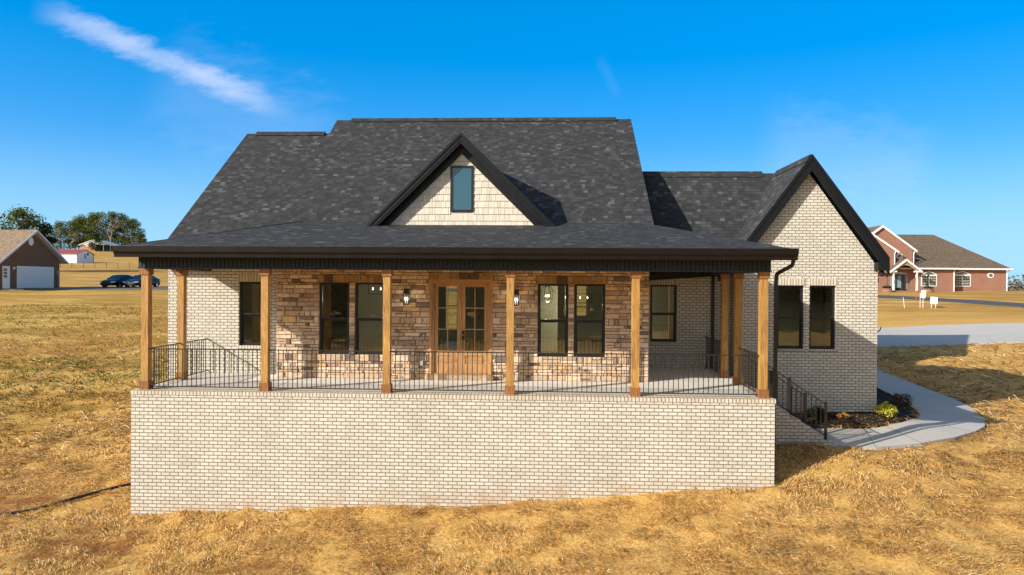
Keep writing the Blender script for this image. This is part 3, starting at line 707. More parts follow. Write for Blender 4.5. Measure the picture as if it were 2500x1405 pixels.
# rear wing roof and gabled wing
m=MB(); RZ=6.19; sl=1.38; er=2.80
def RY(y): return RZ-1.37*(7.9-y)
m.slab([(12.3,5.38,RY(5.38)),(14.6,5.5,RY(5.5)),(17.0,7.9,RZ),(12.3,7.9,RZ)],.15)
m.slab([(12.3,7.9,RZ),(17.0,7.9,RZ),(19.6,10.5,RZ-3.5),(12.3,10.5,RZ-3.5)],.15)
m.build('rear_roof',SH,H)
vent(12.6,16.6,7.9,RZ,1.37,.13)
WF=4.68; AZ=6.18; sl=1.35
m=MB(); wx=2.17
m.slab([(17-2.42,WF,AZ-2.42*sl),(17,WF,AZ),(17,7.9,AZ),(14.58,5.48,AZ-2.42*sl)][::-1],.30)
m.slab([(17,WF,AZ),(17+wx,WF,AZ-wx*sl),(17+wx,13,AZ-wx*sl),(17,7.9,AZ)][::-1],.30)
gr=m.build('gable_roof',SH,H)
m=MB()
for sg,w_ in ((-1,2.42),(1,wx)):
    def rk(dy0,dy1,t0,t1):
        a=(17,AZ+t0);
        pts=[(17,AZ-t0),(17+sg*w_,AZ-w_*sl-t0),(17+sg*w_,AZ-w_*sl-t1),(17,AZ-t1)]
        if sg<0: pts=pts[::-1]
        m.extr(pts[::-1],'y',dy0,dy1)
    rk(WF-.03,WF-.001,-.035,.43); rk(WF-.055,WF-.031,-.045,.09)
m.build('rake_board',M['trim'],gr)
m=MB(); m.box(18.86,19.18,WF-.04,YW-.001,2.93,3.16); m.box(18.975,19.16,YW,13,2.95,3.13); m.build('eave_return',M['trim'],gr)
m=MB(); m.extr([(16.86,AZ-.14*sl+.03),(17,AZ+.035),(17.14,AZ-.14*sl+.03),(17.14,AZ-.14*sl+.055),(17,AZ+.065),(16.86,AZ-.14*sl+.055)],'y',4.75,7.7); m.build('ridge_vent',SH,gr)
# dormer
DX=7.145; DZ=6.55; ds=.985; DF=3.32; DW=3.6; hw=2.57
m=MB(); zb=DZ-hw*ds
def back(z): return 3.55+(z-3.71)/.78
m.slab([(DX-hw,DF,zb),(DX,DF,DZ),(DX,back(DZ)+.15,DZ),(DX-hw,back(zb)+.15,zb)][::-1],.16)
m.slab([(DX,DF,DZ),(DX+hw,DF,zb),(DX+hw,back(zb)+.15,zb),(DX,back(DZ)+.15,DZ)][::-1],.16)
DM=m.build('dormer_roof',SH,H)
m=MB()
for sg in (-1,1):
    for (y0,y1,t0,t1,hh) in ((DF-.03,DF-.001,-.02,.27,hw),(DF-.055,DF-.031,-.03,.06,hw),(DF-.045,DF-.031,.16,.20,hw)):
        pts=[(DX,DZ-t0),(DX+sg*hh,DZ-hh*ds-t0),(DX+sg*hh,DZ-hh*ds-t1),(DX,DZ-t1)]
        m.extr(pts if sg>0 else pts[::-1],'y',y0,y1)
    # soffit strip between rake and wall
    pts=[(DX,DZ-.24),(DX+sg*2.4,DZ-2.4*ds-.24),(DX+sg*2.4,DZ-2.4*ds-.27),(DX,DZ-.27)]; m.extr(pts if sg>0 else pts[::-1],'y',DF,DW-.002)
m.build('rake_board',M['trim'],DM)
m=MB(); wz=DZ-.27; hw2=(wz-3.9)/ds
m.extr([(DX-hw2,3.9),(DX+hw2,3.9),(DX,wz)],'y',DW,DW+.1); DWL=m.build('dormer_wall',m_plain('cream_dormer_board',(.60,.54,.45),.85,var=.06),H)
m=MB()
for sg in (-1,1):
    pts=[(DX,wz),(DX+sg*hw2,3.9),(DX+sg*(hw2-.23),3.9),(DX,wz-.23)]; m.extr(pts if sg>0 else pts[::-1],'y',DW-.05,DW-.0015)
m.build('frieze_shadow_band',M['trim'],DWL)  # black frieze, widened to stand in for the dark soffit and shadow band
def clip(poly,fn):
    out=[]; n=len(poly)
    for i in range(n):
        a=poly[i]; b=poly[(i+1)%n]; fa,fb=fn(a),fn(b)
        if fa>=0: out.append(a)
        if fa*fb<0: k=fa/(fa-fb); out.append((a[0]+(b[0]-a[0])*k,a[1]+(b[1]-a[1])*k))
    return out
m=MB(); rg=random.Random(12); ww=(6.83,7.46,4.46,5.72); z=4.02; row=0
hx_=lambda z_:(wz-.22-z_)/ds
while z<wz-.2:
    x=DX-2.2-rg.random()*.2
    while x<DX+2.2:
        w=rg.choice([.06,.08,.10,.12,.15,.19]); jz=rg.uniform(0,.004)
        k=rg.uniform(.88,1.06); col=(.66*k,.595*k,.49*k)
        segs=[(x+.002,x+w-.002)]
        if z<ww[3] and z+.185>ww[2]:
            ns=[]
            for a,b in segs:
                if b<=ww[0]-.0 or a>=ww[1]: ns.append((a,b))
                else:
                    if a<ww[0]: ns.append((a,ww[0]))
                    if b>ww[1]: ns.append((ww[1],b))
            segs=ns
        for a,b in segs:
            pl=[(a,z+jz),(b,z+jz),(b,z+.183),(a,z+.183)]
            pl=clip(pl,lambda p:(wz-.22)-p[1]-abs(0)-ds*(p[0]-DX)); pl=clip(pl,lambda p:(wz-.22)-p[1]+ds*(p[0]-DX))
            if len(pl)>=3:
                yb=DW-.002; th=lambda q: .022-.018*(q[1]-z)/.183
                Fp=[(p[0],yb-th(p),p[1]) for p in pl]; Bp=[(p[0],yb,p[1]) for p in pl]
                m.poly(Fp,0,col)
                for i in range(len(pl)):
                    j=(i+1)%len(pl); m.poly([Fp[j],Fp[i],Bp[i],Bp[j]],0,tuple(q*.75 for q in col))
        x+=w+ (.004 if rg.random()<.7 else 0)
    z+=.183
m.build('cedar_shakes',M['shake'],DWL)
m=MB(); a,b,c,d=ww; yy=DW-.045; f=.05
m.box(a,a+f,yy,yy+.06,c,d); m.box(b-f,b,yy,yy+.06,c,d); m.box(a+f,b-f,yy,yy+.06,c,c+f); m.box(a+f,b-f,yy,yy+.06,d-f,d); dw=m.build('window',M['black'],DWL)
m=MB(); m.poly([(a+f,yy+.03,c+f),(b-f,yy+.03,c+f),(b-f,yy+.03,d-f),(a+f,yy+.03,d-f)]); m.build('pane',m_darkglass('dormer_glass',(.025,.095,.14),.06,.8),dw)  # opaque pane, the teal sky reflection is put into its base colour
# gutter and downspouts
m=MB(); gp=[(-.40,3.27),(-.40,3.035),(-.485,3.035),(-.495,3.09),(-.545,3.17),(-.56,3.255),(-.56,3.275),(-.545,3.275)]
m.extr([(-.26,3.03),(-.35,3.03),(-.36,3.10),(-.395,3.15),(-.405,3.25),(-.405,3.275),(-.26,3.275)],'x',-.19,14.84)
GU=m.build('gutter',M['gutter'],H)
m=MB(); m.tube([(-.20,-.407,3.272),(14.85,-.407,3.272)],.011,8); m.build('gutter_lip',m_plain('gutter_lip_metal',(.05,.05,.05),.28,.6,.8,.05),GU)
m=MB(); m.box(-.10,14.70,-.258,-.23,3.05,3.235); m.build('fascia',M['gutter'],H)
m=MB()
path=[(14.76,-.30,3.06),(14.76,-.30,2.97),(14.74,-.26,2.91),(14.60,-.04,2.80),(14.535,.06,2.74),(14.53,.09,2.60),(14.53,.09,.05),(14.53,.085,-.12),(14.53,.085,-1.95)]
for p,q in zip(path[:-2],path[1:-1]): m.bar(p,q,.07,.055,up=(0,1,.2))
m.box(14.501,14.535,.05,.12,-2.2,.12)
m.build('downspout',M['gutter'],H)
m=MB(); m.bar((14.49,YR-.035,2.75),(14.49,YR-.035,.0),.085,.06,up=(0,1,0)); m.build('downspout',M['black'],H)
# eave security light on the wing corner
m=MB(); m.box(19.0,19.1,4.80,4.90,2.85,2.93); m.lathe([(.03,0),(.055,.05),(.06,.10)],10,(18.99,4.72,2.76)); m.lathe([(.03,0),(.055,.05),(.06,.10)],10,(19.12,4.70,2.76)); m.build('flood_light',M['black'],H)
# rear garage wing behind (casts the long shadow on the driveway)
m=MB(); m.box(12.3,23.6,16.6,26.4,-1.9,2.95); m.mesh([(23.6,16.6,2.95),(23.6,26.4,2.95),(23.6,21.5,6.35),(12.3,16.6,2.95),(12.3,26.4,2.95),(12.3,21.5,6.35)],[(0,1,2),(3,5,4)]); m.build('garage_wall',M['brick'],H)
m=MB(); m.slab([(12,16.2,2.85),(24.3,16.2,2.85),(24.3,21.5,6.55),(12,21.5,6.55)],.2); m.slab([(12,21.5,6.55),(24.3,21.5,6.55),(24.3,26.8,2.85),(12,26.8,2.85)],.2); m.build('garage_roof',SH,H)

# ---- fixtures hanging inside
def pendant(x,y,z):
    r=empty('pendant_lantern',(x,y,z)); tag(r,'black cage lantern light seen through the window right of the entry door','pendant light')
    m=MB(); 
    for k in range(6):
        t=k*math.pi/3; c,s=math.cos(t),math.sin(t)
        m.tube([(0,0,.32),(c*.11,s*.11,.27),(c*.17,s*.17,.16),(c*.13,s*.13,-.12),(0,0,-.17)],.008,5)
    m.tube([(0,0,.32),(0,0,2.86-z)],.008,6); m.build('cage',M['black'],r)
    m=MB()
    for k in range(4): m.lathe([(.004,0),(.018,.025),(.003,.08)],8,(.05*math.cos(k*1.57),.05*math.sin(k*1.57),-.02))
    m.build('bulb',M['bulb'],r,True)
def lamp_at(parent,x,y,z,e):
    l=bpy.data.lights.new('lamp_glow','POINT'); l.energy=e; l.color=(1,.84,.62); l.shadow_soft_size=.06
    o=bpy.data.objects.new('lamp_glow',l); COL.objects.link(o); o.location=(x,y,z); o.parent=parent
pendant(9.52,4.8,2.12)
def linear(x,y,z,lab):
    r=empty('linear_chandelier',(x,y,z)); tag(r,lab,'chandelier')
    m=MB()
    for a,b in (((-.5,0,-.14),(.5,0,-.14)),((-.5,0,.16),(.5,0,.16)),((-.5,0,-.14),(-.5,0,.16)),((.5,0,-.14),(.5,0,.16)),((0,0,.16),(0,0,2.86-z))): m.bar(a,b,.014)
    m.build('frame',M['black'],r)
    m=MB()
    for k in range(4): m.lathe([(.004,0),(.02,.03),(.003,.09)],8,(-.36+.24*k,0,-.02))
    m.build('bulb',M['bulb'],r,True)
linear(4.55,5.6,2.28,'open frame chandelier with four bulbs behind the stone wall left of the door')
linear(10.5,7.6,2.02,'open frame chandelier with four bulbs behind the cage lantern')
for o in [q for q in COL.objects if q.parent is None and q.name.split('.')[0] in ('pendant_lantern','linear_chandelier')]: lamp_at(o,0,0,-.25,30)
for q in [q for q in COL.objects if q.name.split('.')[0]=='wall_lantern']: lamp_at(q,5.90 if q.name=='wall_lantern' else 8.72,YS-.24,2.10,1.0)


# ------------------------------------------------------------------ straw and dry grass lying over the yard
def add_blades(name,label,N,region,seed,len_=(.08,.20),wid=(.006,.011),lift=.06,pal=None,claylim=.97,thin_lawn=False,dirang=None,upright=0):
    rs=np.random.RandomState(seed)
    x=rs.uniform(region[0],region[1],N); y=rs.uniform(region[2],region[3],N)
    k=np.ones(N,bool)
    for Pp in HARD: k&=~inpoly(x,y,Pp)
    d=np.hypot(x-9.4,y+15.5); k&=rs.rand(N)<np.clip((17/np.maximum(d,1))**1.6,0.05,1)
    cl=clay_f(x,y); k&=rs.rand(N)>cl*claylim
    if thin_lawn: k&=rs.rand(N)>lawn_f(x,y)*.7
    cn=fbm(x*2.3,y*2.3,41,3); k&=rs.rand(N)<np.clip((cn-.33)*3.4,.06,1)
    x,y=x[k],y[k]; n=len(x); d=d[k]
    z=ground_z(x,y)
    base=fbm(x*.35,y*.35,51,2)*6.28 if dirang is None else dirang
    a=base+rs.normal(0,.75,n); L=rs.uniform(*len_,n)*np.clip(d/16,1,1.8); W=rs.uniform(*wid,n)*np.clip(d/15,1,2.2)
    til=np.abs(rs.normal(0,.22,n))+upright*rs.rand(n); dx,dy=np.cos(a),np.sin(a)
    p0=np.stack([x,y,z+rs.rand(n)*lift*.5],1); dirv=np.stack([dx*np.cos(til),dy*np.cos(til),np.sin(til)],1)
    side=np.stack([-dy,dx,rs.normal(0,.35,n)],1); side/=np.linalg.norm(side,axis=1)[:,None]
    mid=p0+dirv*L[:,None]*.5+np.array([0,0,1])*(lift*rs.rand(n)*.6)[:,None]; tip=p0+dirv*L[:,None]-np.array([0,0,1])*(L*np.sin(til)*.45)[:,None]
    s=side*W[:,None]*.5
    V=np.stack([p0-s,p0+s,mid+s,mid-s,tip],1).reshape(-1,3)
    b=np.arange(n)*5
    me=bpy.data.meshes.new(name); me.vertices.add(n*5); me.vertices.foreach_set('co',V.ravel())
    q=np.stack([b,b+1,b+2,b+3,b+3,b+2,b+4],1)
    me.loops.add(n*7); me.loops.foreach_set('vertex_index',q.ravel().astype(np.int32))
    me.polygons.add(n*2); ls=np.stack([np.arange(n)*7,np.arange(n)*7+4],1).ravel(); me.polygons.foreach_set('loop_start',ls.astype(np.int32))
    me.update(calc_edges=True)
    pal=np.array(pal); c=pal[rs.randint(0,len(pal),n)]*rs.uniform(.7,1.2,n)[:,None]
    if name=='grass':
        g1=np.clip((fbm(x*.07,y*.16,61,4)-.46)*7,0,1)[:,None]; g2=np.clip((fbm(x*.11+5,y*.30,63,4)-.50)*6,0,1)[:,None]
        c=c*(1-g1)+c.mean(1)[:,None]*np.array([1.0,.98,.17])*g1*.66+0; c=c*(1-.35*g2)+np.array([.62,.42,.14])*.35*g2
    c=c*np.clip(.86+.30*fbm(x*.8,y*1.1,71,4)-.2*(fbm(x*6,y*6,73,2)<.34),.5,1.15)[:,None]
    ca=me.color_attributes.new('tint','FLOAT_COLOR','POINT'); cc=np.concatenate([np.repeat(c,5,axis=0),np.ones((n*5,1))],1)
    ca.data.foreach_set('color',cc.astype(np.float32).ravel())
    me.materials.append(STRAW); o=bpy.data.objects.new(name,me); COL.objects.link(o); tag(o,label,'straw' if 'straw' in name else 'grass',kind='stuff'); return o
def _straw():
    t=NT('straw_blade'); a=t.n('Attribute',attribute_name='tint').outputs[0]
    d=t.n('BsdfPrincipled',{'Base Color':a,'Roughness':.7,'Specular IOR Level':.15}).outputs[0]
    tr=t.n('BsdfTranslucent',{0:a}).outputs[0]
    mx=t.n('MixShader',{0:.25,1:d,2:tr}); t.nt.links.new(mx.outputs[0],t.out.inputs[0]); return t.mat
STRAW=_straw()
SP=[(.82,.55,.21),(.74,.46,.15),(.94,.72,.38),(.62,.36,.10),(.40,.20,.055),(.84,.63,.30),(.68,.37,.08),(.22,.11,.035)]
add_blades('straw','loose golden straw mulch scattered over the yard',760000,(-7,25,-6,9),1,pal=SP)
add_blades('straw','sparse straw on the lawn farther from the porch',220000,(-22,40,5,26),2,len_=(.15,.32),wid=(.014,.022),pal=SP,thin_lawn=True)
add_blades('grass','short olive and golden turf left of the house',260000,(-34,-1.5,3,40),3,len_=(.06,.14),wid=(.014,.024),lift=.05,pal=[(.44,.29,.07),(.60,.39,.11),(.33,.24,.05),(.66,.44,.14),(.46,.25,.06),(.36,.19,.05)],upright=.7)
# straw litter on the mulch
def litter(name,label,N,fn_pts,seed):
    rg=random.Random(seed); m=MB()
    for _ in range(N):
        x,y=fn_pts(rg); z=float(bedz(np.array([x]),np.array([y]))[0])+.045; a=rg.uniform(0,6.28); L=rg.uniform(.05,.14)
        c=rg.choice(SP[:6]); w=.006
        m.poly([(x-math.sin(a)*w,y+math.cos(a)*w,z),(x+math.sin(a)*w,y-math.cos(a)*w,z),(x+math.cos(a)*L,y+math.sin(a)*L,z+rg.uniform(0,.03))],0,c)
    o=m.build(name,M['strawmat']); tag(o,label,'straw',kind='stuff')
M['strawmat']=STRAW
def bedpt(rg):
    while True:
        x=rg.uniform(16.6,21.5); y=rg.uniform(3.55,8)
        if inpoly(np.array([x]),np.array([y]),BED)[0] and rg.random()<(.25 if y>4.6 else 1): return x,y
litter('straw','wisps of straw blown onto the dark mulch',420,bedpt,4)

# ------------------------------------------------------------------ plants
def leafball(m,c,r,n,size,cols,rg,flat=1.0,shell=.5):
    for _ in range(n):
        while True:
            v=Vector((rg.uniform(-1,1),rg.uniform(-1,1),rg.uniform(-1,1)))
            if shell<=v.length<=1: break
        p=Vector(c)+Vector((v.x*r[0],v.y*r[1],v.z*r[2]))
        u=Vector((rg.gauss(0,1),rg.gauss(0,1),rg.gauss(0,.6)*flat)).normalized(); w=u.cross(Vector((rg.gauss(0,1),rg.gauss(0,1),rg.gauss(0,1)))).normalized()
        s=size*rg.uniform(.6,1.3); col=rg.choice(cols); k=rg.uniform(.75,1.2); col=tuple(q*k for q in col)
        m.poly([p-u*s,p+w*s*.45,p+u*s,p-w*s*.45],0,col)
def bush(name,label,cat,x,y,rad,cols,seed,n=700,size=.035,spiky=False,tw=(.10,.06,.03)):
    rg=random.Random(seed); z=gz(x,y); r=empty(name,(x,y,z)); tag(r,label,cat)
    m=MB()
    st=[]
    for k in range(16):
        a=rg.uniform(0,6.28); t=rg.uniform(.15,1.2); d=Vector((math.cos(a)*math.sin(t),math.sin(a)*math.sin(t),math.cos(t)))
        L=rad*rg.uniform(.75,1.15); m.tube([(0,0,-.03),d*L*.5,d*L],[.008,.006,.003],5); st.append(d*L)
    m.build('stem',m_plain(name+'_twig',tw,.9),r)
    m=MB()
    for s_ in st: leafball(m,s_*.75+Vector((0,0,.02)),(rad*.36,rad*.36,rad*.3),n//16,size,cols,rg,shell=.1)
    m.build('foliage',STRAW,r)
bush('yellow_shrub','small bright yellow evergreen shrub on mulch by the wing corner','shrub',19.12,4.62,.36,[(.62,.56,.05),(.75,.66,.08),(.42,.44,.05)],3,1500,.03)
bush('russet_shrub','low reddish brown dormant shrub on mulch beside the walk','shrub',20.75,7.2,.42,[(.15,.06,.035),(.22,.11,.06),(.10,.05,.03)],5,900,.03)
bush('dark_shrub','small dark green upright shrub behind the step railing','shrub',17.1,4.4,.34,[(.02,.04,.015),(.035,.06,.02)],6,1000,.03)
bush('orange_groundcover','low tuft of orange leaves on mulch near the steps','plant',17.75,4.25,.2,[(.6,.26,.05),(.5,.33,.1)],8,260,.035)
# black drain hose
def hose(name,label,pts,r=.035,cat='hose',loc=None):
    m=MB(); P_=[(x,y,gz(x,y)+.05) for x,y in pts]
    m.tube(P_,r,8); o=m.build(name,m_plain('hose_rubber',(.012,.012,.011),.6),smooth=True); tag(o,label,cat); return o
def spl(pts,n=8):
    out=[]
    for i in range(len(pts)-1):
        p0=Vector(pts[max(i-1,0)]);p1=Vector(pts[i]);p2=Vector(pts[i+1]);p3=Vector(pts[min(i+2,len(pts)-1)])
        for k in range(n):
            t=k/n; out.append(tuple(.5*((2*p1)+(p2-p0)*t+(2*p0-5*p1+4*p2-p3)*t*t+(3*p1-p0-3*p2+p3)*t**3)))
    out.append(tuple(pts[-1])); return out
HP=[(-6.0,-1.3),(-4.6,-.6),(-3.5,-.25),(-2.6,.1),(-1.9,.95),(-1.45,1.45),(-.8,1.95),(-.03,2.3)]
hose('drain_hose','long black drain hose snaking downhill from the left end of the porch wall',spl(HP))
hose('drain_hose','short curl of black hose against the left side of the porch wall',spl([(-.04,3.9),(-.45,3.95),(-.62,4.25),(-.3,4.5),(.0,4.6)][:4]),.03)

def treecrown_mat(name):
    t=NT(name); a=t.n('Attribute',attribute_name='tint').outputs[0]
    d=t.n('BsdfPrincipled',{'Base Color':a,'Roughness':.8,'Specular IOR Level':.1}).outputs[0]
    t.nt.links.new(d,t.out.inputs[0]); return t.mat
CROWN=treecrown_mat('tree_foliage'); BARK=m_plain('tree_bark',(.13,.10,.075),.95,var=.3); PALEBARK=m_plain('pale_bark',(.34,.30,.24),.95,var=.3)
PINE=[(.08,.11,.015),(.14,.16,.022),(.035,.06,.011),(.20,.20,.03)]
def pine(x,y,h,w,seed,label,group=None,cols=PINE,low=.35,z=None,dens=80):
    rg=random.Random(seed); z=gz(x,y) if z is None else z; r=empty('pine_tree',(x,y,z)); tag(r,label,'tree',group)
    m=MB(); m.tube([(0,0,-.4),(rg.uniform(-.2,.2),0,h*.5),(0,0,h*.95)],[h*.02,h*.013,h*.004],6)
    cr=MB(); nl=int(17)
    for k in range(nl):
        f=low+(1-low)*(k+.5)/nl; prof=math.sin(min(1,(f-low)/(1-low)*1.0+.10)*math.pi*.93)**.6
        for q in range(3):
            a=rg.uniform(0,6.28); rr=w*.5*prof*rg.uniform(.35,1.0); px,py,pz=math.cos(a)*rr,math.sin(a)*rr,h*f+rg.uniform(-.04,.05)*h
            m.tube([(0,0,pz-.06*h),(px,py,pz)],[h*.006,h*.002],4)
            s=rg.uniform(.10,.17)*w+.25
            leafball(cr,(px,py,pz),(s*1.25,s*1.25,s*.75),dens,.12+.012*h,cols,rg,shell=.1)
    m.build('trunk',BARK,r); cr.build('crown',CROWN,r); return r
def bare(x,y,h,w,seed,label,col=PALEBARK,cols=((.30,.275,.235),(.24,.215,.18)),group=None,z=None,dens=1400,name='bare_tree'):
    rg=random.Random(seed); z=gz(x,y) if z is None else z; r=empty(name,(x,y,z)); tag(r,label,'tree',group)
    m=MB(); tips=[]
    def br(p,d,L,rad,k):
        q=p+d*L; m.tube([p,q],[rad,rad*.7],5 if k<2 else 3,cap=False)
        if k>=4: tips.append((p,q)); return
        for _ in range(rg.choice([2,3,3])):
            nd=(d+Vector((rg.gauss(0,.45)*w/h*1.6,rg.gauss(0,.45)*w/h*1.6,rg.uniform(-.1,.35)))).normalized(); br(q,nd,L*rg.uniform(.62,.82),rad*.62,k+1)
    br(Vector((0,0,-.3)),Vector((0,0,1)),h*.33,h*.022,0)
    m.build('trunk',col,r)
    cr=MB()
    for _ in range(int(dens*1.8)):
        p,q=rg.choice(tips); b=p.lerp(q,rg.random()); d=((q-p).normalized()+Vector((rg.gauss(0,.5),rg.gauss(0,.5),rg.gauss(0,.4)))).normalized(); L=h*rg.uniform(.04,.10); s=d.cross(Vector((rg.gauss(0,1),rg.gauss(0,1),1))).normalized()*h*.0042
        cr.poly([b-s,b+s,b+d*L],0,rg.choice(cols))
    cr.build('twigs',CROWN,r); return r
gp='pines on the rise behind the white barn'
TW=[(-238,330,13.5,9,'leftmost and lowest pine of the grove behind the barn'),(-233,334,15,8,'second pine from the left in the grove behind the barn'),(-229,331,16.5,9,'third pine from the left in the grove behind the barn'),
    (-224,335,17.5,9,'tall pine in the middle of the grove, left of its highest crown'),(-219,331,18.5,10,'tallest pine of the grove behind the brick ranch house'),(-213,335,18.5,9,'tall pine just left of the big pale bare tree'),
    (-208,336,17.5,9,'pine standing behind the big pale bare tree'),(-203,334,15,8,'rightmost dark pine of the grove, behind the bare tree')]
for i,(x,y,h,w,lab) in enumerate(TW): pine(x,y,h,w+3.5,20+i,lab,gp,low=.06,dens=120)
bare(-206.5,322,15.5,13,41,'big pale bare tree at the right end of the pine grove',dens=2600)
bare(-224,318,9.5,13,42,'broad grey bare tree left of the brick ranch house',dens=2200)
bare(-231,312,7.5,12,43,'low brown bare thicket tree behind the red barn roof',BARK,((.20,.13,.09),(.26,.17,.11)),dens=2600)
bare(-196,326,6.5,6,44,'small bare tree left of the lone round topped evergreen',dens=700)
pine(-193.5,327,7.5,4.5,45,'lone small evergreen at the far right of the grove',low=.45)
bare(-178,240,8.5,6,46,'thin bare sapling against the sky right of the tan roof',BARK,dens=500)
pine(-102.5,118,10.6,7,51,'pine cut by the left edge of the photo behind the tan roof','pines behind the tan roofed house',low=.4)
pine(-97.0,122,12.2,9,52,'tall spreading pine rising behind the tan roofed house','pines behind the tan roofed house',low=.4)
pine(-91,120,9.2,4.0,53,'dark narrow conifer beside the peak of the tan roof',None,[(.012,.025,.014),(.02,.035,.016)],low=.3)
pine(-183.5,276,7.6,5.2,54,'small dense cedar in front of the brick ranch house',None,[(.03,.055,.015),(.045,.07,.02)],low=.02)

# far woods: reads as one mass
def woods(name,label,arcs,seed,cols,hh=(6,10),cs=1.0):
    rg=random.Random(seed); m=MB()
    for (x0,y0,x1,y1,n,dp) in arcs:
        for k in range(n):
            t=rg.random(); x=x0+(x1-x0)*t+rg.uniform(-dp,dp)*.4; y=y0+(y1-y0)*t+rg.uniform(-dp,dp); z=float(ground_base(np.array([x]),np.array([y]))[0]); h=rg.uniform(*hh)
            w=h*rg.uniform(.3,.5)
            leafball(m,(x,y,z+h*.52),(w,w,h*.52),int(46),h*.10*cs,cols,rg,shell=.1)
    o=m.build(name,CROWN); tag(o,label,'woods',kind='stuff')
woods('far_woods','hazy brown winter woods on the right horizon',[(60,330,330,300,360,14)],61,[(.16,.13,.115),(.20,.165,.14),(.11,.10,.085),(.13,.13,.09)],(7,11))
woods('far_woods','brown winter woods on the horizon behind the house',[(-150,420,60,400,200,14)],62,[(.16,.13,.115),(.20,.165,.14),(.11,.10,.085)],(7,11))
woods('far_woods','dark wooded ridge across the field facing the porch',[(-120,-60,-30,-78,130,7),(-30,-78,26,-82,110,6),(26,-84,60,-104,120,6),(60,-104,150,-85,150,7)],63,[(.05,.055,.035),(.08,.075,.05),(.03,.04,.02)],(9,15),1.3)

# ------------------------------------------------------------------ neighbour houses
brown=m_brick('brown_neighbour_brick',(.20,.115,.07),(.15,.088,.055),(.18,.13,.09),bw=.203,bh=.075)
tanroof=m_shingle('tan_shingle',[(0,(.20,.14,.095)),(.5,(.26,.19,.13)),(1,(.33,.24,.17))],line=.3)
red=m_brick('red_neighbour_brick',(.33,.135,.085),(.27,.105,.065),(.34,.24,.18),bw=.203,bh=.075)
brownroof=m_shingle('brown_shingle',[(0,(.10,.074,.052)),(.5,(.135,.10,.072)),(1,(.17,.13,.095))],line=.3)
W_=M['white']; pgl=m_darkglass('neighbour_glass',(.10,.11,.08),.08,.6)
# brown brick garage house on the left; its gable looks +x
A=empty('brown_brick_house',(-44.75,56,1.62)); tag(A,'brown brick house with tan shingle roof and white garage door','house')
m=MB(); m.poly([(0,-5.6,-.5),(0,4,-.5),(0,4,2.95),(0,0,5.75),(0,-5.6,1.85)]); m.poly([(-16,4,-.5),(0,4,-.5),(0,4,2.95),(-16,4,2.95)][::-1]); m.poly([(-16,-5.6,-.5),(0,-5.6,-.5),(0,-5.6,1.85),(-16,-5.6,1.85)]); m.poly([(-16,-5.6,-.5),(-16,4,-.5),(-16,4,2.95),(-16,0,5.75),(-16,-5.6,1.85)][::-1]); m.build('brick_wall',brown,A)
m=MB(); s_=.695; m.slab([(-16.3,-6.3,6.22-6.3*s_),(.45,-6.3,6.22-6.3*s_),(.45,0,6.22),(-16.3,0,6.22)],.15); m.slab([(-16.3,0,6.22),(.45,0,6.22),(.45,4.8,6.22-4.8*s_),(-16.3,4.8,6.22-4.8*s_)],.15); rf=m.build('roof',[tanroof,W_],A)
m=MB(); m.extr([(0,6.23),(4.83,6.23-4.83*s_),(4.83,6.0-4.83*s_),(0,6.0)][::-1],'x',.451,.49); m.extr([(0,6.23),(-6.33,6.23-6.33*s_),(-6.33,6.0-6.33*s_),(0,6.0)],'x',.451,.49); m.build('rake_board',m_plain('pale_blue_trim',(.55,.60,.68),.5,var=.05),rf)
m=MB(); m.box(.0,.05,-2.25-.08,2.95+.08,.0,2.32); ga=m.build('garage_door_frame',W_,A)
m=MB()
for k in range(8): m.box(.051,.075,-2.2,2.88,.02+k*.275,.02+k*.275+.265)
m.build('garage_door',m_plain('garage_door_white',(.66,.70,.72),.5,var=.05),ga)
m=MB(); m.box(0,.06,-4.25,-3.30,.02,2.27); d_=m.build('side_door',W_,A)
m=MB()
for i in range(3):
    for j in range(3): m.box(.061,.07,-4.12+i*.16,-4.0+i*.16,1.12+j*.33,1.38+j*.33)
m.build('door_panes',pgl,d_)
m=MB(); m.lathe([(.02,-.01),(.44,-.01),(.44,.04),(.0,.05)],20); vt=m.build('oval_vent',W_,A); vt.rotation_euler=(0,R(90),0); vt.scale=(1.0,.8,1); vt.location=(.02,-.38,4.95)
m=MB(); m.box(.0,.14,3.55,3.90,1.5,1.95); m.tube([(.06,3.7,1.5),(.06,3.7,0)],.035,6); m.tube([(.06,3.9,1.5),(.06,3.93,0)],.02,6); m.build('electric_meter',M['greybox'],A)
m=MB(); m.box(.0,.10,-2.85,-2.70,1.95,2.2); m.box(.1,.22,-2.84,-2.72,2.08,2.18); m.build('wall_light',W_,A)
m=MB(); m.box(.0,1.3,-4.5,-2.6,-.45,-.03); m.box(1.3,1.7,-5.0,-2.9,-.6,-.22); m.build('door_step',M['concrete'],A)
# white barn
B=empty('white_barn',(-134,196,8.2)); tag(B,'long white metal barn with a red roof below the grove','barn')
wm=m_plain('white_metal_siding',(.80,.82,.84),.5,var=.03)
m=MB(); m.box(-17,0,-4,4,-.8,2.62); m.mesh([(0,-4,2.62),(0,4,2.62),(0,0,3.85),(-17,-4,2.62),(-17,4,2.62),(-17,0,3.85)],[(0,1,2),(3,5,4)]); m.build('metal_wall',wm,B)
rr=m_plain('red_metal_roof',(.30,.055,.05),.5,var=.1)
m=MB(); m.slab([(-17.3,-4.35,2.55),(.3,-4.35,2.55),(.3,0,3.95),(-17.3,0,3.95)],.12,0,0); m.slab([(-17.3,0,3.95),(.3,0,3.95),(.3,4.35,2.55),(-17.3,4.35,2.55)],.12,0,0); m.build('roof',rr,B)
m=MB(); m.box(.001,.08,-4.0,-3.85,0,2.5); m.box(.001,.08,3.85,4.0,0,2.5); m.build('corner_trim',rr,B)
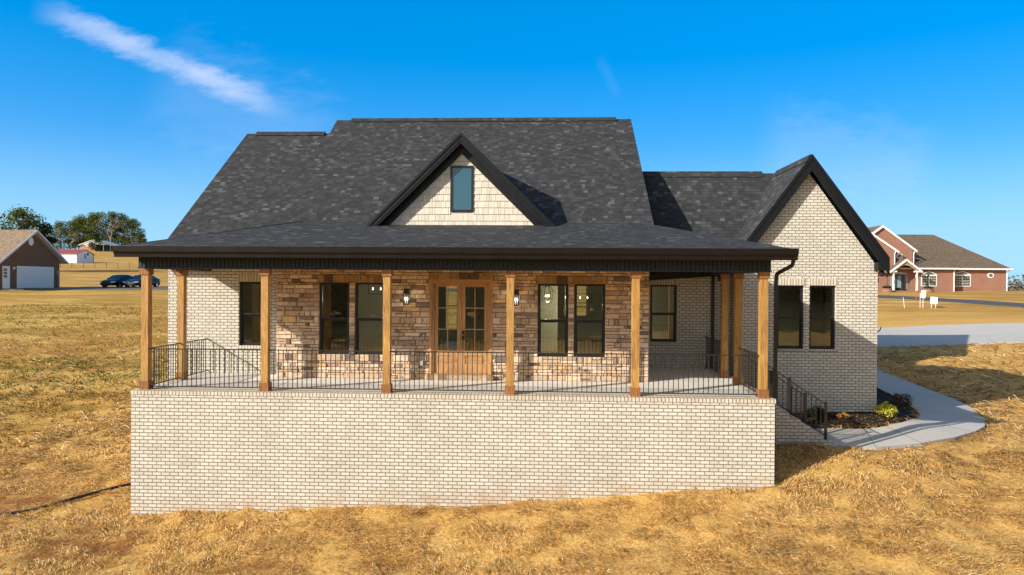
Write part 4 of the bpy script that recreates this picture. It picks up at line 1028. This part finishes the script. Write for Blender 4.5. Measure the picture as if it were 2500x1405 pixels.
m=MB(); m.box(.01,.06,-.5,.4,1.2,2.5); m.build('window',m_plain('blue_window',(.16,.25,.42),.3),B)
m=MB(); m.lathe([(.02,0),(.42,0),(.42,.05),(.0,.05)],10); v_=m.build('wreath',m_plain('green_wreath',(.03,.09,.05),.9),B); v_.rotation_euler=(0,R(90),0); v_.location=(.01,1.2,2.55)
# distant ranch
C_=empty('ranch_house',(-193,280,15.5)); tag(C_,'small distant brick ranch house with white gable and carport','house')
orb=m_brick('orange_brick',(.42,.20,.10),(.36,.16,.08),(.4,.3,.2))
m=MB(); m.box(0,7,0,9,-1,2.6); m.build('brick_wall',orb,C_)
m=MB(); m.extr([(-.4,2.6),(13,2.6),(5.5,4.75)],'y',-.3,9); m.build('white_gable',W_,C_)
m=MB(); m.slab([(-.8,-.6,2.5),(-.8,9.3,2.5),(5.5,9.3,4.85),(5.5,-.6,4.85)][::-1],.2,0,1); m.slab([(5.5,-.6,4.85),(5.5,9.3,4.85),(14.6,9.3,2.2),(14.6,-.6,2.2)][::-1],.2,0,1); m.build('roof',[m_plain('pale_green_metal_roof',(.36,.42,.38),.5,var=.05),W_],C_)
m=MB(); m.box(7.01,12.5,3,8.5,-1,2.4); m.build('carport_wall',m_plain('dark_siding',(.05,.055,.06),.8),C_)
m=MB(); m.box(13.3,13.5,-.2,0,-1,2.2); m.box(10.2,10.4,-.2,0,-1,2.2); m.build('carport_post',m_plain('blue_grey_post',(.3,.4,.5),.6),C_)
m=MB(); m.box(2.5,3.6,-.06,-.001,1.9,2.3); m.build('window',W_,C_)
# little red roofed shed behind the barn
S_=empty('brick_shed',(-165,225,11.2)); tag(S_,'tiny orange brick shed with dark roof behind the barn','shed')
m=MB(); m.box(-1.3,1.3,-1,1,-1,1.9); m.build('wall',m_plain('orange_wall',(.5,.17,.07),.8),S_)
m=MB(); m.extr([(-1.6,1.9),(1.6,1.9),(.9,2.5),(-.9,2.5)],'y',-1.3,1.3); m.build('roof',m_plain('dark_shed_roof',(.10,.045,.035),.8),S_)
# wire fence
for i in range(9):
    x=-112+i*2.9*1.0; y=150; z=gz(x,y)
    m=MB(); m.bar((0,0,-.4),(0,0,1.35),.10); o=m.build('fence_post',m_plain('weathered_post',(.12,.09,.06),.9) if i==0 else bpy.data.materials['weathered_post'],loc=(x,y,z)); tag(o,'weathered wooden post of the thin wire fence across the field','fence post','posts of the field fence')
m=MB()
for i in range(8):
    x=-112+i*2.9; a,b=gz(x,150),gz(x+2.9,150)
    for h in (.5,.9,1.28): m.bar((x,150,a+h),(x+2.9,150,b+h),.022)
o=m.build('fence_wire',m_plain('fence_wire_metal',(.2,.17,.13),.7)); tag(o,'thin wire strung along the field fence','wire fence')

# cars parked on the asphalt
def car(name,x,y,label,col,grille='chrome'):
    z=gz(x,y)+.055+.06; r=empty(name,(x,y,z)); tag(r,label,'car','dark cars parked on the asphalt')
    paint=m_plain(name+'_paint',col,.28,0,.28,.03,2); tire=bpy.data.materials.get('tyre_rubber') or m_plain('tyre_rubber',(.015,.015,.015),.9)
    chrome=bpy.data.materials.get('chrome_trim') or m_plain('chrome_trim',(.6,.62,.65),.2,.9)
    dark=bpy.data.materials.get('car_glass') or m_darkglass('car_glass',(.012,.014,.017),.12,.4)
    # stations along y: front at y=0 to rear 4.85 : (y, halfwidth, zlow, zbelt, ztopcenter)
    st=[(0,.62,.32,.52,.58),(.10,.80,.24,.66,.72),(.45,.88,.20,.74,.83),(1.1,.91,.20,.84,.93),(1.55,.92,.20,.90,.97),(2.6,.93,.20,.93,.98),(3.8,.92,.20,.97,1.02),(4.4,.89,.22,.98,1.06),(4.75,.82,.28,.92,1.0),(4.85,.70,.36,.80,.88)]
    m=MB(); rings=[]
    for (yy,w,zl,zb,zt) in st:
        rings.append([(-w*.93,yy,zl),(-w,yy,zl+.14),(-w*1.0,yy,(zl+zb)/2+.05),(-w*.95,yy,zb),(-w*.6,yy,zt-.01),(0,yy,zt),(w*.6,yy,zt-.01),(w*.95,yy,zb),(w,yy,(zl+zb)/2+.05),(w,yy,zl+.14),(w*.93,yy,zl)])
    vs=[p for q in rings for p in q]; K=11; fs=[]
    for i in range(len(st)-1):
        for k in range(K): k2=(k+1)%K; fs.append((i*K+k,i*K+k2,(i+1)*K+k2,(i+1)*K+k))
    fs.append(tuple(range(K))[::-1]); fs.append(tuple((len(st)-1)*K+k for k in range(K)))
    m.mesh(vs,fs); 
    m.build('body',paint,r,True)
    gh=[(1.35,.80,.93,.94),(1.85,.74,.93,1.22),(2.3,.66,.94,1.41),(3.0,.66,.95,1.45),(3.6,.65,.97,1.38),(4.05,.68,1.0,1.22),(4.5,.74,1.0,1.05)]
    m=MB(); rings=[]
    for (yy,w,zb,zt) in gh: rings.append([(-w-.08*(zt-zb)*1.2-.02,yy,zb-.02),(-w,yy,zt-.05),(-w*.6,yy,zt),(w*.6,yy,zt),(w,yy,zt-.05),(w+.08*(zt-zb)*1.2+.02,yy,zb-.02)])
    vs=[p for q in rings for p in q]; fs=[]
    for i in range(len(gh)-1):
        for k in range(5): fs.append((i*6+k,i*6+k+1,(i+1)*6+k+1,(i+1)*6+k))
    m.mesh(vs,fs); m.build('windows',dark,r,True)
    m=MB(); ro=[(2.22,.60,1.405),(2.6,.62,1.445),(3.0,.62,1.462),(3.6,.61,1.395),(3.8,.60,1.34)]
    vs=[];fs=[]
    for (yy,w,zt) in ro: vs += [(-w-.03,yy,zt-.04),(-w*.6,yy,zt+.006),(w*.6,yy,zt+.006),(w+.03,yy,zt-.04)]
    for i in range(len(ro)-1):
        for k in range(3): fs.append((i*4+k,i*4+k+1,(i+1)*4+k+1,(i+1)*4+k))
    m.mesh(vs,fs)
    for sx in (-1,1): m.bar((sx*.70,2.95,1.40),(sx*.86,2.98,.95),.05); m.bar((sx*.84,1.42,.93),(sx*.67,2.28,1.38),.045)
    m.build('roof',paint,r,True)
    for sx in (-1,1):
        for yy in (.95,3.85):
            m=MB(); m.tube([(sx*.70,yy,.26),(sx*.935,yy,.26)],.325,20); w=m.build('wheel',tire,r)
            m=MB(); m.tube([(sx*.936,yy,.26),(sx*.945,yy,.26)],.20,16); m.build('rim',chrome,w)
        m=MB(); m.mesh([(sx*.86,.10,.56),(sx*.48,-.02,.52),(sx*.50,.0,.63),(sx*.87,.28,.70),(sx*.90,.42,.68)],[(0,1,2,3,4)] if sx>0 else [(4,3,2,1,0)]); 
        for v in range(len(m.v)): p=m.v[v]; m.v[v]=(p[0]*1.01,p[1]-.03,p[2]+.01)
        m.build('headlight',M['lamp_lens'],r)
        m=MB(); m.box(sx*.98-.08,sx*.98+.08,1.75,1.85,.93,1.05); m.build('side_mirror',paint,r)
    m=MB(); m.box(-.46,.46,-.035,.02,.40,.60); gg=m.build('grille',M['black'],r)
    m=MB(); m.box(-.48,.48,-.05,-.036,.59,.62); m.box(-.40,.40,-.05,-.036,.38,.41); m.bar((-.47,-.045,.6),(-.39,-.045,.40),.03); m.bar((.47,-.045,.6),(.39,-.045,.40),.03); m.tube([(0,-.06,.50),(0,-.037,.50)],.05,10); m.build('grille_trim',chrome if grille=='chrome' else paint,gg)
    m=MB(); m.box(-.30,.30,-.03,.02,.16,.30); m.box(-.7,.7,.0,.04,.28,.31); m.build('lower_grille',M['black'],r)
    return r
M['lamp_lens']=m_plain('headlight_lens',(.55,.6,.65),.15,.3,.8,.02)
car('dark_sedan',-39.2,59.8,'near black sedan with dim grille, the left of the two parked cars',(.012,.010,.014),'dark')
car('blue_sedan',-36.45,59.6,'dark blue sedan with bright chrome grille, parked behind the corner post',(.008,.014,.026))

# red brick house on the right
Hh=empty('red_brick_house',(52,80,1.75)); tag(Hh,'large red brick house with brown hip roof and white trim','house')
def win_arch(x0,x1,y,z0,z1,par):
    m=MB(); n=10; pts=[(x0,z0),(x1,z0),(x1,z1-.45)]+[(x1-(x1-x0)*k/n, z1-.45+.42*math.sin(math.pi*k/n)) for k in range(1,n)]+[(x0,z1-.45)]
    m.extr(pts,'y',y-.06,y-.005); fr=m.build('arched_window',W_,par)
    m=MB(); g=.10
    mid=(x0+x1)/2
    for a,b in ((x0+g,mid-g*.6),(mid+g*.6,x1-g)):
        for j in range(4):
            zz=z0+g+(z1-.52-z0-g-.05)/4*j; zh=(z1-.52-z0-g-.05)/4-.04
            for i in range(3): ww_=(b-a)/3; m.box(a+ww_*i+.012,a+ww_*(i+1)-.012,y-.07,y-.061,zz,zz+zh)
    pts=[(x0+.2,z1-.42)]+[(x1-.2-(x1-x0-.4)*k/n, z1-.42+.30*math.sin(math.pi*k/n)) for k in range(0,n+1)]
    m.extr([(x1-.2-(x1-x0-.4)*k/n, z1-.44+.33*math.sin(math.pi*k/n)) for k in range(0,n+1)],'y',y-.07,y-.061)
    m.build('window_pane',pgl,fr)
m=MB(); m.box(0,12.0,0,12,-1,3.1); m.box(12.0,19.55,1.2,12,-1,3.1); m.build('brick_wall',red,Hh)
# hip roof of the one-storey part
m=MB(); e=3.15; 
m.slab([(5.0,-.4,e),(12.3,-.4,e),(12.3,.8,e+.0),(19.95,.8,e),(13.6,8,8.1),(7.2,8,8.1)],.05) if False else None
m.slab([(5.0,-.4,e),(12.2,-.4,e),(12.2,8,8.2),(5.0,8,8.2)],.1); m.slab([(12.2,.75,e+.0),(20.0,.75,e),(13.6,8,8.2),(12.2,8,8.2)],.1); m.slab([(20,.75,e),(20,15.2,e),(13.6,8,8.2)],.1); m.slab([(5.0,8,8.2),(13.6,8,8.2),(20,15.2,e),(5,15.2,e)],.1)
m.slab([(-6,-.4,e),(5,-.4,e),(5,8,8.2),(-6,8,8.2)],.1)
m.build('hip_roof',[brownroof,W_],Hh)
m=MB(); m.slab([(2.2,1.6,6.9),(7.9,1.6,4.6),(6.4,8,8.75),(4.6,8,8.75)],.1); m.slab([(2.2,1.6,6.0),(9.0,1.6,4.3),(6.1,8.3,8.75),(4.2,8.3,8.75)],.1); m.build('upper_roof',[brownroof,W_],Hh)
m=MB(); m.box(4.9,12.35,-.55,-.401,2.98,3.18); m.box(12.36,20.1,.60,.749,2.98,3.18); m.tube([(12.15,-.1,2.98),(12.02,-.06,2.75),(12.02,-.06,-.1)],.07,6); m.tube([(20.0,1.0,2.98),(19.6,1.1,2.75),(19.6,1.1,-.1)],.07,6); m.tube([(6.85,-.1,5.4),(6.72,-.1,5.1),(6.72,-.1,3.2)],.06,6); m.tube([(4.15,-.75,5.4),(3.95,-.7,5.1),(3.95,-.7,3.2)],.06,6); m.build('white_gutter',W_,Hh)
win_arch(7.75,9.8,0,.72,2.72,Hh); win_arch(12.65,14.9,1.2,.72,2.78,Hh)
def gable(name,x0,x1,y,zb,ze,za,xa,dep,mat=red,tr=.26):
    m=MB(); m.extr([(x0,zb),(x1,zb),(x1,ze),(xa,za),(x0,ze)],'y',y,y+dep); o=m.build(name,mat,Hh)
    sl_=(za-ze)/(x1-xa); m=MB(); ov=.45
    for sg in (-1,1):
        L=(x1-xa+ov); pts=[(xa,za+.30),(xa+sg*L,za+.30-L*sl_),(xa+sg*L,za+.02-L*sl_),(xa,za+.02)]; m.extr(pts if sg>0 else pts[::-1],'y',y-.30,y-.02)
    m.build('white_rake',W_,o)
    m=MB()
    for sg in (-1,1):
        L=(x1-xa+ov); pts=[(xa,za+.34),(xa+sg*L,za+.34-L*sl_),(xa+sg*L,za+.20-L*sl_),(xa,za+.20)]; m.extr(pts if sg>0 else pts[::-1],'y',y-.019,y+dep+1.5)
    m.build('gable_roof',brownroof,o); return o
G_=gable('front_gable',-1.35,6.75,.2,2.5,5.55,8.55,2.7,6.5)
gable('projecting_gable',-4.0,4.0,-.6,2.5,5.35,8.1,.0,1.0)
def oval(x,y,z,par,nm='oval_window',rx=.42,rz=.36):
    m=MB(); m.extr([(x+rx*math.cos(a*math.pi/10),z+rz*math.sin(a*math.pi/10)) for a in range(20)],'y',y-.06,y-.002); o=m.build(nm,W_,par)
    m=MB(); m.extr([(x+rx*.62*math.cos(a*math.pi/10),z+rz*.62*math.sin(a*math.pi/10)) for a in range(20)],'y',y-.08,y-.061); m.build('oval_pane',pgl,o)
oval(5.0,.2,4.75,Hh); oval(17.5,1.2,2.25,Hh)
# entry portico
PO=MB(); 
n=12; x0,x1,xa=3.35,6.5,4.9
arch=[(x1-.25-(x1-x0-.5)*k/n, 2.72+.75*math.sin(math.pi*k/n)) for k in range(n+1)]
PO.extr([(x1,2.72),(xa,3.95),(x0,2.72)]+arch[::-1],'y',-1.75,-1.55); po=PO.build('portico',m_brick('pink_brick',(.50,.26,.17),(.42,.20,.13),(.4,.28,.2)),Hh)
m=MB()
for sg in (-1,1):
    L=2.05; pts=[(xa,4.3),(xa+sg*L,4.3-L*.78),(xa+sg*L,4.05-L*.78),(xa,4.02)]; m.extr(pts if sg>0 else pts[::-1],'y',-1.95,-1.76)
m.box(3.05,3.75,-1.8,-1.4,2.55,2.74); m.box(6.05,6.8,-1.8,-1.4,2.55,2.74); m.build('portico_trim',W_,po)
m=MB()
for sg in (-1,1):
    L=2.05; pts=[(xa,4.36),(xa+sg*L,4.36-L*.78),(xa+sg*L,4.24-L*.78),(xa,4.24)]; m.extr(pts if sg>0 else pts[::-1],'y',-1.75,.2)
m.build('portico_roof',brownroof,po)
for cx in (3.4,6.4):
    m=MB(); m.lathe([(.19,0),(.19,.08),(.15,.12),(.145,1.2),(.125,2.3),(.18,2.34),(.18,2.42)],14,(cx,-1.6,.15)); m.build('column',W_,Hh,True)
m=MB(); m.box(3.2,6.6,-1.9,.0,-.6,.12); m.box(3.4,6.0,-2.2,-1.9,-.7,-.04); m.box(3.4,6.0,-2.5,-2.2,-.8,-.2); m.build('brick_steps',red,Hh)
m=MB(); m.box(4.35,5.55,-.08,-.01,.12,2.25); fd=m.build('front_door',m_plain('dark_teal_door',(.03,.055,.065),.4),Hh)
m=MB(); m.box(4.65,5.1,-.11,-.081,.5,2.1); m.box(3.75,4.0,-.07,-.01,.3,2.1); m.box(5.75,6.0,-.07,-.01,.3,2.1); m.build('door_light',m_darkglass('door_light_glass',(.22,.30,.34),.2),fd)
m=MB(); m.extr([(3.7,2.32),(6.1,2.32),(5.5,2.55),(4.9,2.62),(4.3,2.55)],'y',-.1,-.02); m.build('fanlight',m_plain('pale_fanlight',(.42,.48,.52),.4),fd)
def lamp(x,label):
    y=77.2; z=1.75; r=empty('garden_lamp',(x,y,z+.4)); tag(r,label,'lamp post','lamps on the brick planters of the red house')
    m=MB(); m.tube([(0,0,0),(0,0,1.45)],.035,6); m.build('pole',M['black'],r)
    m=MB(); m.lathe([(.04,0),(.12,.05),(.15,.28),(.17,.29),(.02,.44)],8,(0,0,1.45)); m.build('lantern',m_plain('lamp_bronze',(.05,.035,.025),.4) if 'lamp_bronze' not in bpy.data.materials else bpy.data.materials['lamp_bronze'],r)
def planter(x,label):
    r=empty('brick_planter',(x,77.2,1.30)); tag(r,label,'planter','brick planters beside the entry of the red house')
    m=MB(); m.lathe([(.55,-.5),(.58,.0),(.60,.75),(.66,.78),(.66,.85),(.3,.85)],14); m.build('pot',red,r)
    m=MB(); leafball(m,(0,0,1.0),(.6,.6,.2),260,.10,[(.02,.04,.015),(.04,.06,.02)],random.Random(int(x))); m.build('foliage',CROWN,r)
planter(54.0,'round brick planter left of the white columns'); planter(59.2,'round brick planter right of the white columns')
lamp(54.0,'black lamp post standing in the planter left of the columns'); lamp(59.2,'black lamp post standing in the planter right of the columns')
bush('potted_plant','dark potted plant on the red house porch beside the left column','plant',56.2,78.9,.40,[(.02,.04,.02),(.05,.07,.03)],77,400,.07)
bpy.data.objects['potted_plant'].location.z=1.87

# signs and stakes beyond the driveway
def sign(x,y,w,h,zb,label,lean=0,name='yard_sign'):
    z=gz(x,y); r=empty(name,(x,y,z),R(-28)); tag(r,label,'sign','white yard signs beyond the driveway'); 
    m=MB(); m.box(-w/2,w/2,-.012,.012,zb,zb+h); p=m.build('sign_panel',W_,r); p.rotation_euler=(0,lean,0)
    m=MB(); m.bar((-w*.3,.02,-.3),(-w*.3,.02,zb+h*.6),.03); m.bar((w*.3,.02,-.3),(w*.3,.02,zb+h*.6),.03); m.build('stake',W_,r)
sign(41.9,46,.36,.66,.85,'taller white sign panel on stakes beside the thin orange pole',R(6)); sign(42.9,46,.52,.60,.35,'shorter white square sign right of the taller white sign',R(3))
z=gz(41.45,46); m=MB(); m.tube([(0,0,-.3),(0,0,2.6)],.025,6); pf=m.build('survey_pole',m_plain('rust_orange_paint',(.42,.12,.03),.7),loc=(41.45,46,z)); tag(pf,'thin rusty orange pole standing next to the white signs','pole')
m=MB(); m.lathe([(.02,0),(.07,.03),(.07,.2),(.02,.24)],8,(0,0,2.6)); m.build('pole_cap',W_,pf)
z=gz(40.5,46); m=MB(); m.tube([(0,0,-.2),(-.15,0,.9)],.02,6); o=m.build('survey_stake',W_,loc=(40.5,46,z)); tag(o,'short pale leaning stake left of the orange pole','stake')
# black hose coil by the driveway edge at the wing corner
r_=[]; m=MB(); 
for k in range(40):
    a=k*.5; r_.append((.30*math.cos(a)+.02*k*.1,.30*math.sin(a),.05+.006*k))
r_+= [(.55,.1,.30),(.72,.15,.45),(.78,.2,.62)]
m.tube(r_,.035,6); o=m.build('hose_coil',bpy.data.materials['hose_rubber'],smooth=True,loc=(30.35,30.2,gz(30.35,30.2)+.06)); tag(o,'black coiled hose lying on the driveway past the wing corner','hose')

# ------------------------------------------------------------------ light, sky, camera
SD=Vector((-1.42,-1.0,.83)).normalized()       # towards the sun
el=math.asin(SD.z)
sun=bpy.data.lights.new('sun','SUN'); sun.energy=2.75; sun.angle=R(.55); sun.color=(1,.93,.82)
so=bpy.data.objects.new('sun',sun); COL.objects.link(so); so.rotation_euler=SD.to_track_quat('Z','Y').to_euler(); so.location=(-30,-30,40)
w=bpy.data.worlds.new('World'); sc.world=w; w.use_nodes=True; nt=w.node_tree; nt.nodes.clear()
class WN(NT):
    def __init__(s): s.nt=nt; s.out=nt.nodes.new('ShaderNodeOutputWorld')
t=WN()
sky=t.n('TexSky',sky_type='NISHITA'); sky.sun_disc=False; sky.sun_elevation=el; sky.sun_rotation=math.atan2(SD.x,SD.y); sky.altitude=1900; sky.air_density=1.0; sky.dust_density=0; sky.ozone_density=4.5
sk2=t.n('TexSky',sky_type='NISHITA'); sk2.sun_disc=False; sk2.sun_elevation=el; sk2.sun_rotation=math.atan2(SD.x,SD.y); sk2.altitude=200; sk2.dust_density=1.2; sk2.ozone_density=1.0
fill_sky=t.n('HueSaturation',{'Color':sk2.outputs[0],'Saturation':.8,'Value':.42,'Hue':.5}).outputs[0]
gm=t.n('Gamma',{0:sky.outputs[0],1:.37}).outputs[0]
hs=t.n('HueSaturation',{'Color':gm,'Saturation':2.5,'Value':1.46,'Hue':.511}).outputs[0]
d=t.n('TexCoord').outputs['Generated']; sp=t.n('SeparateXYZ',{0:d})
hs=t.mix(t.n('MapRange',{0:sp.outputs[2],1:.0,2:.20,3:.85,4:0},interpolation_type='SMOOTHSTEP').outputs[0],hs,(.85,1.85,2.6))
hs=t.mix(t.n('MapRange',{0:sp.outputs[1],1:.30,2:.66,3:0,4:1},interpolation_type='SMOOTHSTEP').outputs[0],fill_sky,hs)  # second, hazier sky added behind the camera to fill the porch shade
yy=t.math('MAXIMUM',sp.outputs[1],.05); u=t.math('DIVIDE',sp.outputs[0],yy); v=t.math('DIVIDE',sp.outputs[2],yy)
def streak(ax,az,bx,bz,wid,nsc,dens,lo=.42):
    L=math.hypot(bx-ax,bz-az); cx,cz=(bx-ax)/L,(bz-az)/L
    du=t.math('SUBTRACT',u,ax); dv=t.math('SUBTRACT',v,az)
    a=t.math('DIVIDE',t.math('ADD',t.math('MULTIPLY',du,cx),t.math('MULTIPLY',dv,cz)),L)
    s=t.math('SUBTRACT',t.math('MULTIPLY',dv,cx),t.math('MULTIPLY',du,cz))
    vec=t.n('CombineXYZ',{0:u,1:t.math('MULTIPLY',v,2.6),2:0.0}).outputs[0]
    wb=t.math('MULTIPLY',t.math('SUBTRACT',t.noise(vec,22,6,.62),.5),wid*1.7)
    s=t.math('ABSOLUTE',t.math('ADD',s,wb))
    ends=t.n('MapRange',{0:t.math('ABSOLUTE',t.math('SUBTRACT',a,.5)),1:.28,2:.56,3:1,4:0},interpolation_type='SMOOTHSTEP').outputs[0]
    side=t.n('MapRange',{0:s,1:wid*.05,2:wid*1.25,3:1,4:0},interpolation_type='SMOOTHSTEP').outputs[0]
    nz=t.n('MapRange',{0:t.noise(vec,nsc,8,.6,dist=.4),1:lo-.22,2:lo+.18,3:.5,4:1}).outputs[0]
    return t.math('MULTIPLY',t.math('MULTIPLY',t.math('MULTIPLY',ends,side),nz),dens)
c1=streak(-.745,.402,-.385,.252,.021,10,.50)
c2=streak(.075,.325,.105,.265,.010,18,.03)
c3=streak(-.58,.30,-.30,.17,.09,5,.10)
c4=streak(.30,.20,.55,.16,.07,5,.12)
f=t.math('MINIMUM',t.math('ADD',t.math('ADD',c1,c2),t.math('ADD',c3,c4)),.9)
f=t.math('MULTIPLY',f,t.math('GREATER_THAN',sp.outputs[1],.1))
cc=t.mix(f,hs,(2.45,2.6,3.05))
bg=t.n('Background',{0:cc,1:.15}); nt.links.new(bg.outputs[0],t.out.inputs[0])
cam=bpy.data.cameras.new('camera'); co_=bpy.data.objects.new('camera',cam); COL.objects.link(co_); sc.camera=co_
cam.sensor_width=36; cam.lens=1700/2500*36; cam.clip_start=.1; cam.clip_end=4000
ya,pi_,ro=.046,-.006,.0067
fw=Vector((-math.sin(ya)*math.cos(pi_),math.cos(ya)*math.cos(pi_),math.sin(pi_))); r0=Vector((math.cos(ya),math.sin(ya),0)); u0=r0.cross(fw)
rr_=r0*math.cos(ro)+u0*math.sin(ro); uu=u0*math.cos(ro)-r0*math.sin(ro)
co_.matrix_world=Matrix(((rr_.x,uu.x,-fw.x,9.4246),(rr_.y,uu.y,-fw.y,-15.5038),(rr_.z,uu.z,-fw.z,2.4959),(0,0,0,1)))
sc.view_settings.view_transform='Standard'; sc.view_settings.look='None'; sc.view_settings.exposure=1.3; sc.view_settings.gamma=1.0
sc.cycles.max_bounces=10; sc.cycles.diffuse_bounces=8; sc.cycles.transparent_max_bounces=16; sc.cycles.use_denoising=True
sc.render.resolution_x=1024; sc.render.resolution_y=575
